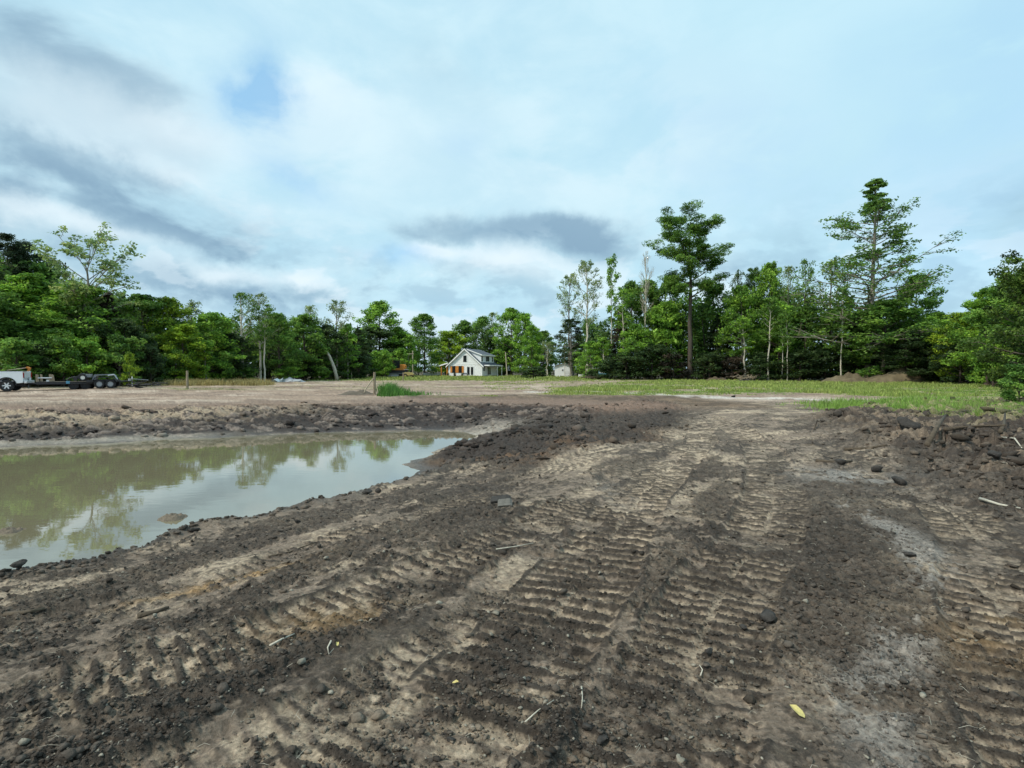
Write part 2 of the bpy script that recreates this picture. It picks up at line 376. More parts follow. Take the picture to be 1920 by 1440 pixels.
def ground(x, y, fine=True):
    x = np.asarray(x, np.float64); y = np.asarray(y, np.float64)
    r = np.hypot(x, y)
    h, d, sp_, bm, near, right = base_h(x, y)
    nlow = fbm(x, y, .35, 3, 21); nmid = fbm(x, y, 1.5, 4, 41); nf = fbm(x, y, 6, 4, 61); nff = fbm(x, y, 28, 3, 71); nh = fbm(x, y, 16, 4, 65, .6)
    h = h+(nlow-.5)*.16*sst(3, 12, r)+(nmid-.5)*.07
    land = sst(-.1, .5, d)
    # colours
    def C(*c): return np.array(c, np.float64)
    def mix(a, b, t): return a*(1-t[..., None])+b*t[..., None]
    dark = C(.058, .048, .040); mid = C(.215, .172, .134); tan = C(.45, .365, .27); brown = C(.155, .112, .080); pale = C(.42, .375, .315); chalk = C(.46, .43, .39)
    clay = C(.42, .27, .12)
    col = np.empty(x.shape+(3,)); col[...] = mid
    col = mix(col, tan*np.ones_like(col), sst(.49, .58, nmid*.5+nf*.25+nh*.25)*.75)
    col = mix(col, dark*np.ones_like(col), sst(.485, .545, fbm(x, y, .9, 4, 101)*.4+nf*.25+nh*.35-.012)*.8)
    # coverings: loose dark crumbs lie in bands between the tracks
    crumb = sst(.475, .565, fbm(x*1.4-y*.75, x*.2+y*.3, 1.2, 4, 131)*.5+nf*.2+nh*.3)*near_only(r)
    crumb = np.maximum(crumb, .9*sst(.9, .3, seg_d(x, y, [(2.0, 3.1), (2.85, 4.8), (3.7, 6.4), (4.4, 7.8)])[0]+(nf-.5)*.5))
    # tracks
    trk = np.zeros(x.shape); bars = np.zeros(x.shape); tana = np.zeros(x.shape)
    m = (r < 30) & (y > -2)
    if m.any():
        xm = x[m]; ym = y[m]; tr = np.zeros(xm.shape); br = np.zeros(xm.shape); ta = np.zeros(xm.shape); hota = np.zeros(xm.shape)
        wob = (fbm(xm, ym, 2.2, 3, 151)-.5); wb2 = fbm(xm, ym, 13, 3, 155)-.5
        for k, (pts, wd, pitch, st, tn) in enumerate(TRACKS):
            dd, s, t = seg_d(xm, ym, pts)
            e = t+wob*.10+wb2*.04
            ins = sst(wd/2+.05, wd/2-.03, np.abs(e))*(dd < wd)
            hot = np.exp(-((xm-1.95)/.6)**2-((ym-7.8)/1.5)**2)*(st > 1.3); hota = np.maximum(hota, np.clip(hot*1.4, 0, 1)*ins); on = np.maximum(sst(.26, .42, fbm(xm, ym, .55, 3, 161+k*3)+.10*st), np.clip(hot*1.4, 0, 1))       # prints come and go
            ph = (s+wob*.06+wb2*.012)/(pitch*.70)+.5*(t > 0); ph = ph-np.floor(ph)
            bar = np.clip(1.2*np.exp(-((ph-.5)/.19)**2)-.1, 0, 1)*sst(.015, .035, np.abs(t)+.05*sst(.45, .55, fbm(xm, ym, 2.6, 3, 159)))
            edge = np.exp(-((np.abs(e)-wd/2-.04)/.03)**2)*sst(.4, .5, fbm(xm, ym, 1.7, 3, 158))
            amt = ins*on*st
            tr = np.maximum(tr, ins*on); br = np.where(amt > 0, np.maximum(br, bar*amt), br)
            ta = np.maximum(ta, ins*tn*on*(1-bar)); 
            tr = tr; br = np.maximum(br, edge*.55*st*on)
        fade = sst(29, 16, r[m])
        trk[m] = tr*fade; bars[m] = br*fade; tana[m] = ta*fade; hotm = np.zeros(x.shape); hotm[m] = hota
    brk = .25+.75*sst(.43, .53, .1*(hotm if m.any() else 0)+ nf*.35+nmid*.5+nh*.15+.02)
    keep = land*(1-sp_)*(1-bm*.8)
    h = h+keep*(-.034*trk+.028*bars*brk)
    tt = tana*np.maximum(hotm if m.any() else 0, sst(.43, .52, nmid*.25+fbm(x, y, 3.1, 3, 171)*.4+nh*.35))*keep
    col = mix(col, (tan*1.0)*np.ones_like(col), tt*.95)
    col = mix(col, dark*np.ones_like(col), sst(.28, .55, bars*brk+(nh-.5)*.3)*keep*.9)
    crumb = np.maximum(crumb*(1-.55*tt)*(1-.8*(hotm if m.any() else 0)), trk*.9*sst(.47, .55, fbm(x, y, 2.3, 4, 181)*.5+nh*.5)*sst(8, 3.5, r))
    col = mix(col, dark*1.05*np.ones_like(col), crumb*.8)
    # lumps
    rough = np.clip(crumb*.8+sp_*1.6+bm*1.2, 0, 1.7)*land
    if fine:
        c1, v1 = cells(x+nf*.1, y+nf*.1, 7.5, 201); c2, v2 = cells(x, y, 17, 211); c3, v3 = cells(x, y, 38, 221)
        k1 = (v1 > .5)*c1; k2 = (v2 > .35)*c2; k3 = (v3 > .25)*c3
        nearw = sst(11, 5, r); 
        h = h+land*(k1*.055*np.clip(sp_*.7+bm*.9+.05, 0, 1)*(.4+v1)+k2*.022*(1-.7*trk*keep)*np.clip(rough+.15, 0, 1)*(.4+v2)+k3*.010*nearw*np.clip(rough+.25, 0, 1))
        big, vb = cells(x+nf*.2, y, 3.0, 231)
        h = h+land*np.clip(sp_*.5+bm*1.1, 0, 1.3)*big*(vb > .45)*.13*(.3+vb)
        h = h+(nff-.5)*.012*land+(nf-.5)*.045*land*(.5+np.clip(rough, 0, 1))*(1-.7*trk*keep)
        col = col*(1+((v2-.5)*.5*np.clip(rough, .2, 1)+(v1-.5)*.25)[..., None])
    # spoil heap and berm
    spc = mix(np.ones_like(col)*C(.045, .038, .034), np.ones_like(col)*C(.20, .115, .060), sst(.44, .58, fbm(x, y, 1.3, 4, 241)*.6+nh*.4)*sst(18, 13.5, y)*.6)
    spc = mix(spc, np.ones_like(col)*C(.11, .09, .075), sst(.52, .66, nh)*.5)
    col = mix(col, spc, sp_*.95)
    col = mix(col, mix(np.ones_like(col)*C(.055, .044, .037), np.ones_like(col)*C(.27, .21, .155), sst(.49, .60, nmid*.45+nf*.25+nh*.3)*.65), bm*.9)
    # brown loose ground between spoil and field
    bz = sst(22.5, 25, y)*sst(38.5, 34, y+(nmid-.5)*5)*sst(-9, -5, x+(nlow-.5)*4)*sst(13, 9, x)*(1-sp_)
    bc = mix(np.ones_like(col)*C(.10, .072, .052), np.ones_like(col)*C(.22, .155, .105), sst(.45, .65, nmid)*.7)
    col = mix(col, bc, bz*.95); 
    # far bank of the pond: blocks of dark wet clay, bleached in places
    shore = (right+np.exp(-((x+3)/4)**2)*(1-near))*sst(4.2, 2.2, d+(nmid-.5)*3)*sst(.3, .7, d)*(1-near)
    col = mix(col, np.ones_like(col)*C(.048, .040, .036), np.clip(shore, 0, 1)*.9)
    bank = (1-near)*(1-right)*sst(-.3, .2, d)*sst(10.5, 6.5, d+(nlow-.5)*4)*(y > 5)
    kx = x*.9+y*.5; ky = y*1.9-x*.3
    cb, vb2 = cells(kx+nf*.3, ky, 2.3, 251)
    tanl = sst(-6.5, -15, x)*sst(.6, 4.5, d)
    bkc = mix(np.ones_like(col)*C(.040, .033, .031), np.ones_like(col)*C(.20, .165, .142), sst(.64, .76, vb2*.55+nh*.3+nf*.25-sst(-14, -8, x)*.05)*.85)
    bkc = mix(bkc, np.ones_like(col)*C(.40, .32, .23), tanl*sst(.46, .54, fbm(kx, ky, .9, 4, 261)*.65+nh*.35)*.85)
    bkc = mix(bkc, np.ones_like(col)*C(.22, .155, .12), sst(3.8, 6, d)*.85)
    bkc = mix(bkc, np.ones_like(col)*C(.35, .32, .27), sst(.6, .25, d)*sst(-.2, .1, d)*sst(-9, -14, x)*.6)
    col = mix(col, bkc, bank*.97)
    h = h+bank*sst(.2, 1., d)*sst(6.5, 4.5, d)*(cb*.16*(vb2-.2)+(nf-.5)*.20)
    # mud shelf at the tip of the water
    tip = np.exp(-(((x+.9)/1.1)**2+((y-22.2)/1.9)**2)); col = mix(col, np.ones_like(col)*C(.34, .31, .27), np.clip(tip*1.3, 0, 1)*.8)
    # wet rim along the near shore
    rim = near*sst(1.0, .3, d)*sst(-.5, .1, d); col = mix(col, dark*.8*np.ones_like(col), rim*.85)
    h = h+near*np.exp(-((d-.55)/.35)**2)*(fbm(x, y, 2.2, 3, 271)-.35)*.16
    # orange clay smears, chalky smears
    for (qx, qy, rx, ry, a) in [(-2.4, 4.65, .6, .16, .6), (-1.25, 3.6, .30, .2, .35), (-.8, 3.75, .2, .15, .35), (3.0, 3.4, .6, .3, .3)]:
        q = np.exp(-(((x-qx)*.85+(y-qy)*.5)/rx)**2-((-(x-qx)*.5+(y-qy)*.85)/ry)**2)*a*sst(.38, .55, fbm(x, y, 5, 4, 281)); col = mix(col, np.ones_like(col)*clay, q)
    ch = sst(.26, .03, seg_d(x+(nmid-.5)*.5, y, [(1.45, 2.2), (1.85, 2.9), (2.7, 3.7), (3.45, 4.5), (3.75, 5.6), (4.0, 6.6)])[0])*sst(.44, .54, fbm(x, y, 2.6, 4, 291)*.6+nh*.4)
    q2 = np.exp(-((x-5.05)/.75)**2-((y-8.5)/.75)**2)*sst(.4, .55, fbm(x, y, 3.6, 4, 295)); q3 = np.exp(-((x-1.35)/.28)**2-((y-7.6)/.9)**2)*sst(.45, .55, nf)
    col = mix(col, np.ones_like(col)*chalk*.80, np.clip(ch*.6+q2*.55+q3*.3, 0, 1)*keep)
    # the open yard beyond, light and dry
    far = sst(27, 31, y+(nlow-.5)*6)*(1-bz)*(1-sp_)
    fl = mix(np.ones_like(col)*C(.30, .225, .172), np.ones_like(col)*C(.42, .34, .275), sst(.4, .65, fbm(x*.35, y*1.3, .5, 4, 301)))
    fl = mix(fl, np.ones_like(col)*C(.17, .122, .095), sst(.50, .60, fbm(x*.3, y*1.5, .8, 5, 311))*.7)
    left = sst(2, -4, x)*sst(26.5, 29, y)*(1-bz); col = mix(col, fl, np.maximum(far, left*(1-bank)))
    ws = sst(1.7, .3, seg_d(x+(nmid-.5)*2, y+(nmid-.5)*1.5, [(2, 41), (8, 39.5), (11.5, 33.2), (15.2, 30.3), (17.5, 28.2), (20, 27.5)])[0])*sst(.3, .5, nmid)
    col = mix(col, np.ones_like(col)*C(.56, .53, .49), ws*.85)
    # green cover
    u = x/np.maximum(y, 1)
    g = sst(34.5, 38, y+(nlow-.5)*6)*sst(.02, .14, u+(y-42)*-.004+(nmid-.5)*.08)*sst(.40, .54, fbm(x*.5, y, .45, 4, 321)*.7+nmid*.3+.04)
    g = np.maximum(g, sst(78, 92, y+(nlow-.5)*10)*sst(.25, .4, nmid))
    g = np.maximum(g, sst(.8, -.8, poly_sd(x+(nmid-.5)*4.4, y+(nf-.5)*3, PATCH))*.9*sst(.38, .5, nmid*.5+nf*.5))
    g = np.maximum(g, sst(1.5, -.3, np.hypot((x+25)/6.0, (y-45.0)/2.0)+(nmid-.5)*1.4)*.9)
    g = np.maximum(g, sst(1.4, .2, np.hypot((x+33)/4.5, (y-47.8)/1.3)+(nmid-.5)*1.2)*.9)
    g = np.maximum(g, sst(1.2, .3, np.hypot((x+12)/3, (y-47)/1.5)+(nmid-.5)*1.6)*.4)
    g = np.maximum(g, sst(1.2, .3, np.hypot((x+3.2)/2.2, (y-34.5)/1.2)+(nmid-.5)*1.6)*.5)
    g = np.maximum(g, sst(.46, .62, nmid)*sst(40, 50, y)*.35)
    g = np.maximum(g, sst(11, 13.5, x+(nmid-.5)*3)*sst(8, 11, y)*sst(26, 20, y)*sst(.42, .56, nmid+(x-12)*.03)*.7)
    g = np.maximum(g, sst(20, 23, x)*sst(26, 30, y)*sst(.25, .4, nmid))
    g = g*(1-ws*.8)*land
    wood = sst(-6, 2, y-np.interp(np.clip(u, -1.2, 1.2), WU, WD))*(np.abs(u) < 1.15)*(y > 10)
    gc = mix(np.ones_like(col)*C(.18, .20, .065), np.ones_like(col)*C(.31, .28, .15), sst(.4, .65, nf*.5+nmid*.5))
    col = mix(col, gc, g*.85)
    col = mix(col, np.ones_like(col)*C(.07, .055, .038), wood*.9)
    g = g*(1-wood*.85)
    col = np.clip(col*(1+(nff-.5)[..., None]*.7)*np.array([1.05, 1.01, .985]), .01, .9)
    wet = np.clip(rim+q2*.8+ch*.2+bank*.35*sst(3, .3, d)+sst(.3, -.1, d), 0, 1)
    return h, col, g, np.clip(crumb+sp_+bm*.9, 0, 1), wet, d
def near_only(r): return sst(26, 12, r)
# distance of the wood's edge along a direction u = x/y
_WP = [(-300, 44), (-100, 55), (0, 60), (250, 65), (450, 74), (600, 90), (680, 100), (700, 128), (780, 150), (1060, 152), (1080, 140), (1115, 108), (1150, 96), (1300, 91), (1500, 84), (1700, 77), (1850, 60), (2000, 42), (2300, 34)]
WU = np.array([(p-960)/F for p, _ in _WP]); WD = np.array([q for _, q in _WP], float)
def zat(x, y):
    h = ground(np.array([float(x)]), np.array([float(y)]))[0]; return float(h[0])

tn = np.linspace(-1.22, 1.22, 1050); ang = np.arctan(tn)
rest = np.linspace(ang[-1], 2*np.pi+ang[0], 72)[1:-1]; ang = np.concatenate([ang, rest])
inv = 1/np.linspace(1/1.75, 1/75., 860); rr = np.concatenate([[.25, .5, .75, 1.0, 1.2, 1.35, 1.5, 1.62], inv[inv < 13], np.arange(13.05, 31, .085), inv[inv > 31.1], np.geomspace(77, 1500, 55)])
A_, R_ = np.meshgrid(ang, rr); gx = R_*np.sin(A_); gy = R_*np.cos(A_)
gh, gcol, ggr, gcr, gwet, gd = ground(gx.ravel(), gy.ravel())
nr, na = A_.shape
V = np.stack([gx.ravel(), gy.ravel(), gh], 1)
i = np.arange(nr-1)[:, None]*na; j = np.arange(na)[None, :]; j2 = (j+1) % na
Q = np.stack([i+j, i+j2, i+na+j2, i+na+j], 2).reshape(-1, 4)[:, ::-1]
V = np.vstack([V, [[0, 0, gh[:na].mean()]]]); c0 = len(V)-1
T = np.stack([np.arange(na), np.full(na, c0), (np.arange(na)+1) % na], 1)[:, ::-1]
tint = np.concatenate([gcol, gwet[:, None]], 1); tint = np.vstack([tint, tint[:1]])
gm = bpy.data.materials.new('soil'); gm.use_nodes = True
t = gm.node_tree; b = t.nodes['Principled BSDF']
at = t.nodes.new('ShaderNodeAttribute'); at.attribute_name = 'tint'; tcn = t.nodes.new('ShaderNodeTexCoord')
def tnoise(sc, det, rough=.6):
    n = t.nodes.new('ShaderNodeTexNoise'); n.inputs['Scale'].default_value = sc; n.inputs['Detail'].default_value = det; n.inputs['Roughness'].default_value = rough
    t.links.new(tcn.outputs['Object'], n.inputs['Vector']); return n.outputs[0]
def trange(s, a, b_, c, d_):
    n = t.nodes.new('ShaderNodeMapRange'); t.links.new(s, n.inputs[0])
    for k, v in enumerate((a, b_, c, d_)): n.inputs[k+1].default_value = v
    return n.outputs[0]
n1 = tnoise(38, 8, .75); n2 = tnoise(9, 6, .65)
def tm(op, a, b_):
    n = t.nodes.new('ShaderNodeMath'); n.operation = op; t.links.new(a, n.inputs[0])
    if isinstance(b_, float): n.inputs[1].default_value = b_
    else: t.links.new(b_, n.inputs[1])
    return n.outputs[0]
k = tm('MULTIPLY', trange(n1, .32, .68, .45, 1.55), trange(n2, .3, .7, .75, 1.25))
vs = t.nodes.new('ShaderNodeVectorMath'); vs.operation = 'SCALE'; t.links.new(at.outputs[0], vs.inputs[0]); t.links.new(k, vs.inputs[3]); t.links.new(vs.outputs[0], b.inputs['Base Color'])
t.links.new(trange(at.outputs['Alpha'], 0, 1, .93, .38), b.inputs['Roughness']); b.inputs['Specular IOR Level'].default_value = .25
bp = t.nodes.new('ShaderNodeBump'); bp.inputs['Strength'].default_value = 1.0; bp.inputs['Distance'].default_value = .03
t.links.new(n1, bp.inputs['Height']); t.links.new(bp.outputs[0], b.inputs['Normal'])
tag(link('ground', np_mesh('ground', V, [Q, T], gm, tint, True)), kind='structure')

# ------------------------------------------------------------------ pond water
wm = bpy.data.materials.new('pond water'); wm.use_nodes = True; t = wm.node_tree; b = t.nodes['Principled BSDF']
b.inputs['Base Color'].default_value = (.19, .166, .105, 1); b.inputs['Roughness'].default_value = .02; b.inputs['IOR'].default_value = 2.7
tcn = t.nodes.new('ShaderNodeTexCoord'); mp = t.nodes.new('ShaderNodeMapping'); mp.inputs['Scale'].default_value = (1, 2.2, 1); t.links.new(tcn.outputs['Object'], mp.inputs[0])
n = t.nodes.new('ShaderNodeTexNoise'); n.inputs['Scale'].default_value = 2.2; n.inputs['Detail'].default_value = 3; t.links.new(mp.outputs[0], n.inputs['Vector'])
bp = t.nodes.new('ShaderNodeBump'); bp.inputs['Strength'].default_value = .045; bp.inputs['Distance'].default_value = .02; t.links.new(n.outputs[0], bp.inputs['Height']); t.links.new(bp.outputs[0], b.inputs['Normal'])
mb = MB(); pp = [(-62, 2), (-62, 20), (-30, 21), (-17, 21.5), (-9, 25), (-3, 26.5), (-.2, 25), (-.2, 20), (-1.2, 15), (-1.0, 12), (-2.2, 10), (-5.2, 6), (-14, 2.5)]
mb.add([(x, y, -1) for x, y in pp], [tuple(range(len(pp)))[::-1]])
w = mb.build('pond_water', wm); tag(w, kind='structure')
# ------------------------------------------------------------------ trees
def tube_np(pts, rad, k=6):
    pts = np.asarray(pts, float); n = len(pts); d = np.gradient(pts, axis=0); d /= np.linalg.norm(d, axis=1)[:, None]+1e-9
    a = np.array([0, 0, 1.]) if abs(d[0, 2]) < .9 else np.array([1., 0, 0])
    u = np.cross(d, a); u /= np.linalg.norm(u, axis=1)[:, None]+1e-9; w = np.cross(d, u)
    an = np.arange(k)*2*np.pi/k
    v = pts[:, None]+(u[:, None]*np.cos(an)[None, :, None]+w[:, None]*np.sin(an)[None, :, None])*np.asarray(rad)[:, None, None]
    i = np.arange(n-1)[:, None]*k; j = np.arange(k)[None]; j2 = (j+1) % k
    return v.reshape(-1, 3), np.stack([i+j, i+j2, i+k+j2, i+k+j], 2).reshape(-1, 4)
def join(parts):
    vs, fs, o = [], [], 0
    for v, f in parts: vs.append(v); fs.append(f+o); o += len(v)
    return np.vstack(vs), np.vstack(fs)
def leaves(rng, C, cr, n, size, flat=.6, shade=None, needle=False, lo=.55, hi=1.5):
    """n leaf faces round each clump centre; every clump and face has its own tint"""
    m = len(C); cr = np.broadcast_to(cr, (m,))
    ct = rng.uniform(0, 1, m)**1.3
    idx = np.repeat(np.arange(m), n); N_ = len(idx)
    dv = rng.normal(size=(N_, 3)); dv /= np.linalg.norm(dv, axis=1)[:, None]; rad = rng.uniform(.25, 1, N_)**.5
    p = C[idx]+dv*(rad*cr[idx])[:, None]*np.array([1, 1, flat])
    nrm_ = rng.normal(size=(N_, 3))*.75+np.array([0, 0, .55])+dv*.6; nrm_ /= np.linalg.norm(nrm_, axis=1)[:, None]
    a = np.cross(nrm_, rng.normal(size=(N_, 3))); a /= np.linalg.norm(a, axis=1)[:, None]; b = np.cross(nrm_, a)
    s = size*rng.uniform(.6, 1.35, N_)[:, None]
    wd = .22 if needle else .55
    v = np.stack([p-a*s*.5, p+b*s*wd*.5+nrm_*s*.08, p+a*s*.5, p-b*s*wd*.5+nrm_*s*.08], 1).reshape(-1, 3)
    f = np.arange(N_*4).reshape(-1, 4)
    tv = (lo+(hi-lo)*ct[idx])*rng.uniform(.8, 1.2, N_)
    warm = (ct[idx]-.5)*.3+rng.uniform(-.1, .1, N_)
    c = np.stack([tv*(1+warm), tv, tv*(1-warm*.6)], 1)
    return v, f, np.repeat(c, 4, 0)
def limb(rng, p0, az, up, ln, n=6, curve=.0, wob=.08):
    pts = [p0]; a = az; e = up
    for i in range(n-1):
        st = ln/(n-1); pts.append(pts[-1]+np.array([math.sin(a)*math.cos(e), math.cos(a)*math.cos(e), math.sin(e)])*st)
        a += rng.normal()*wob*2; e += curve/(n-1)+rng.normal()*wob
    return np.array(pts)
def gen_tree(name, seed, H, Rm, prof, h0=.2, nb=26, tr=.22, lean=.02, up=(.2, .8), curve=.2, sub=4, subl=.4, cl=(3, 5), cr=.8, nl=40, ls=.35, flat=.6,
             needle=False, bare=False, wood_k=7, minr=.02, lo=.55, hi=1.5, fill=0, trunk_top=.97, gap=0.):
    rng = np.random.default_rng(seed)
    n = 12; z = np.linspace(0, H*trunk_top, n); wx = np.cumsum(rng.normal(size=n)*lean*H/n*1.5); wy = np.cumsum(rng.normal(size=n)*lean*H/n*1.5); wx -= wx[0]; wy -= wy[0]
    tp = np.stack([wx, wy, z], 1); trad = tr*(1-z/(H*trunk_top))**.8+minr*1.2; trad[0] *= 1.35
    W_ = [tube_np(tp, trad, wood_k+1)]; C = []; CSL = []
    ga = rng.uniform(0, 6)
    for i in range(nb):
        t = h0+(1-h0)*((i+rng.uniform(.1, .9))/nb)
        zz_ = t*H*trunk_top; p0 = np.array([np.interp(zz_, z, wx), np.interp(zz_, z, wy), zz_])
        ga += 2.4+rng.normal()*.4
        if gap and vnoise(np.array([t*9.]), np.array([ga*.6]), seed)[0] < gap: continue
        ln = Rm*prof((t-h0)/(1-h0))*rng.uniform(.65, 1.12)
        if ln < .25: ln = .25
        e = up[0]+(up[1]-up[0])*t+rng.normal()*.12
        br = limb(rng, p0, ga, e, ln, 6, curve)
        r0 = min(np.interp(zz_, z, trad)*.55, .03+ln*.022)
        W_.append(tube_np(br, np.linspace(r0, minr*.7, 6), 4))
        C += [br[k_]+rng.normal(size=3)*.15 for k_ in range(3, 6)] if ln > 1.2 else [br[-1]]
        for s_ in range(sub):
            q = rng.uniform(.3, 1.0); k_ = q*5; b0 = br[int(k_)] if int(k_) >= 5 else br[int(k_)]*(1-(k_ % 1))+br[int(k_)+1]*(k_ % 1)
            sb = limb(rng, b0, ga+rng.choice([-1, 1])*rng.uniform(.4, 1.2), e+rng.normal()*.3, ln*subl*(1.25-q*.6), 4, curve*.5)
            W_.append(tube_np(sb, np.linspace(max(r0*.45, minr*.6), minr*.45, 4), 3))
            C.append(sb[-1]); C.append(sb[2])
            if bare:
                for q2 in range(3):
                    tw = limb(rng, sb[rng.integers(1, 4)], ga+rng.normal()*1.2, e+rng.normal()*.5, ln*subl*.5, 3, .1); W_.append(tube_np(tw, np.linspace(minr*.5, minr*.3, 3), 3))
        while len(CSL) < len(C): CSL.append(min(1.05, .42+.63*ln/(Rm*.55)))
    C.append(tp[-1]); CSL.append(.5); C = np.array(C)
    for q in range(fill):
        t = rng.uniform(0, 1); a = rng.uniform(0, 6.28); r = Rm*prof(t)*rng.uniform(.1, .8); C = np.vstack([C, [[math.sin(a)*r, math.cos(a)*r, (h0+(1-h0)*t)*H*.98]]])
    wv, wf = join(W_)
    tm_ = np_mesh(name+'_trunk', wv, wf, M['bark'], smooth_=True)
    cm_ = None
    if not bare or nl:
        v, f, c = leaves(rng, C, cr*rng.uniform(.6, 1.25, len(C))*np.array(CSL+[1.]*fill), nl, ls, flat, needle=needle, lo=lo, hi=hi)
        cm_ = np_mesh(name+'_crown', v, f, M['leaf'], c)
    return tm_, cm_, H, Rm
dome = lambda t: max(.12, math.sin(math.pi*min(1, .18+t*.80))**.7)
cone = lambda t: max(.06, (1-t)**.8)*(.75+.25*min(1, t*5))
top = lambda t: .35+.65*math.sin(math.pi*min(1, t*.92+.05))
fan = lambda t: .5+.5*t if t < .75 else 1.0-(t-.75)*1.6
KIND = {}
for k_ in range(5): KIND['leafy%d' % k_] = gen_tree('leafy', 10+k_, 16, 4.6, dome, h0=.06, nb=44, sub=3, cr=.95, nl=34, ls=.38, up=(.0, 1.0), gap=.12, lo=.4, hi=1.7)
for k_ in range(3): KIND['open%d' % k_] = gen_tree('open', 30+k_, 18, 3.6, dome, h0=.35, nb=30, sub=4, cr=.62, nl=8, ls=.30, up=(.3, 1.1), curve=.25, gap=.25, tr=.2, lo=.6)
for k_ in range(3): KIND['slim%d' % k_] = gen_tree('slim', 40+k_, 17, 2.6, top, h0=.48, nb=18, sub=3, cr=.6, nl=13, ls=.34, up=(.3, 1.0), gap=.2, tr=.13, lean=.04)
for k_ in range(2): KIND['cedar%d' % k_] = gen_tree('cedar', 50+k_, 13, 3.2, cone, h0=.06, nb=60, sub=3, cr=.5, nl=30, ls=.34, up=(-.1, .5), curve=-.1, flat=.45, needle=True, lo=.5, hi=1.3)
for k_ in range(3): KIND['bush%d' % k_] = gen_tree('bush', 60+k_, 4, 2.1, dome, h0=.04, nb=24, sub=3, cr=.42, nl=26, ls=.22, tr=.06, up=(.3, 1.2), lo=.45, hi=1.6)
for k_ in range(2): KIND['sapling%d' % k_] = gen_tree('sapling', 70+k_, 7, 1.6, dome, h0=.22, nb=22, sub=2, cr=.42, nl=22, ls=.25, tr=.07, up=(.3, 1.1))
KIND['cedarhigh'] = gen_tree('cedar', 58, 13, 3.2, dome, h0=.26, nb=50, sub=3, cr=.5, nl=30, ls=.34, up=(-.1, .5), curve=-.15, flat=.45, needle=True, lo=.5, hi=1.3, tr=.3)
KIND['pine'] = gen_tree('pine', 83, 26, 6.3, lambda t: (.45+1.3*t if t < .38 else (.98-.45*(t-.38)/.2 if t < .58 else .52+.2*math.sin((t-.58)/.42*3.1)-.2*(t > .93))), h0=.50, nb=36, sub=6, subl=.36, cr=.80, nl=64, ls=.42, flat=.55, up=(.25, .7), curve=.25, needle=True, tr=.30, minr=.03, lo=.4, hi=1.5, gap=.26, lean=.02)
KIND['pinefar'] = gen_tree('pinefar', 82, 20, 3.6, dome, h0=.40, nb=30, sub=4, cr=.7, nl=40, ls=.36, flat=.6, needle=True, tr=.2, up=(.1, .8), lo=.4, hi=1.2)
KIND['layered'] = gen_tree('layered', 98, 29, 9.2, lambda t: max(.06, (1-t)**.80)*(.82+.28*math.sin(t*19+1)), h0=.14, nb=96, sub=7, subl=.42, cr=.75, nl=11, ls=.28, flat=.42, up=(.10, .7), curve=.05, tr=.26, minr=.02, lo=.5, hi=1.35, gap=.12, lean=.03)
KIND['spreading'] = gen_tree('spreading', 96, 20, 7.0, fan, h0=.42, nb=24, sub=5, subl=.38, cr=.62, nl=15, ls=.36, flat=.5, up=(.5, .9), curve=-.1, tr=.25, minr=.04, lo=.8, hi=1.6, lean=.09, trunk_top=.8, gap=.1)
KIND['bare'] = gen_tree('bare', 97, 24, 3.0, dome, h0=.45, nb=26, sub=5, subl=.55, nl=0, bare=True, up=(.8, 1.2), curve=.15, tr=.20, minr=.032)
KIND['sparse'] = gen_tree('sparse', 99, 22, 4.2, dome, h0=.40, nb=26, sub=5, subl=.5, cr=.6, nl=8, ls=.32, up=(.45, .95), curve=.25, tr=.20, minr=.042, lo=.7, hi=1.4, lean=.10, gap=.2)
KIND['near'] = gen_tree('near', 101, 12, 5.2, dome, h0=.04, nb=56, sub=5, cr=.62, nl=60, ls=.25, up=(-.1, 1.0), lo=.25, hi=1.6, tr=.22, minr=.012, gap=.05)
CT = dict(bright=(.205, .375, .052), mid=(.145, .270, .048), dark=(.056, .098, .032), lime=(.25, .37, .034), blue=(.075, .118, .060), pale=(.235, .31, .11), brown=(.072, .058, .042), near=(.095, .165, .030))  # the dark tint also paints shade low in the wood into the leaves
BT = dict(dark=(.075, .06, .048), grey=(.24, .215, .18), pale=(.50, .46, .38), mid=(.14, .115, .09))
rnd = random.Random(7)
proto = {}
def tree(kind, px, ty, D, wpx, ct, bt, label, cat='tree', group='trees along the edge of the wood', rz=None, by=None, tilt=0.):
    """put a tree D metres out in the direction of column px, tall enough to reach row ty"""
    tm_, cm_, H0, R0 = KIND[kind]
    x = (px-960)/F*D; z = zat(x, D)
    H = (HZ-ty)/F*D+1.6-z; sx = (wpx/F*D/2)/(R0*.84) if wpx else H/H0
    nm = dict(pine='pine_tree', pinefar='pine_tree', cedar0='cedar_tree', cedar1='cedar_tree', bare='bare_tree').get(kind, 'bush' if kind.startswith('bush') else 'sapling' if kind.startswith('sapling') else 'broadleaf_tree')
    e = empty(nm, (x, D, z-.08), rnd.uniform(0, 6.28) if rz is None else rz, label, cat, group)
    e.scale = (sx, sx, H/H0)
    if tilt: e.rotation_euler = (0, tilt, e.rotation_euler.z)
    a = link('trunk', tm_, e); a.color = (*BT[bt], 1)
    if cm_:
        c = link('crown', cm_, e); j = rnd.uniform(.88, 1.14); c.color = tuple(q*j for q in CT[ct])+(1,)
    return e
TG = 'trees along the edge of the wood'
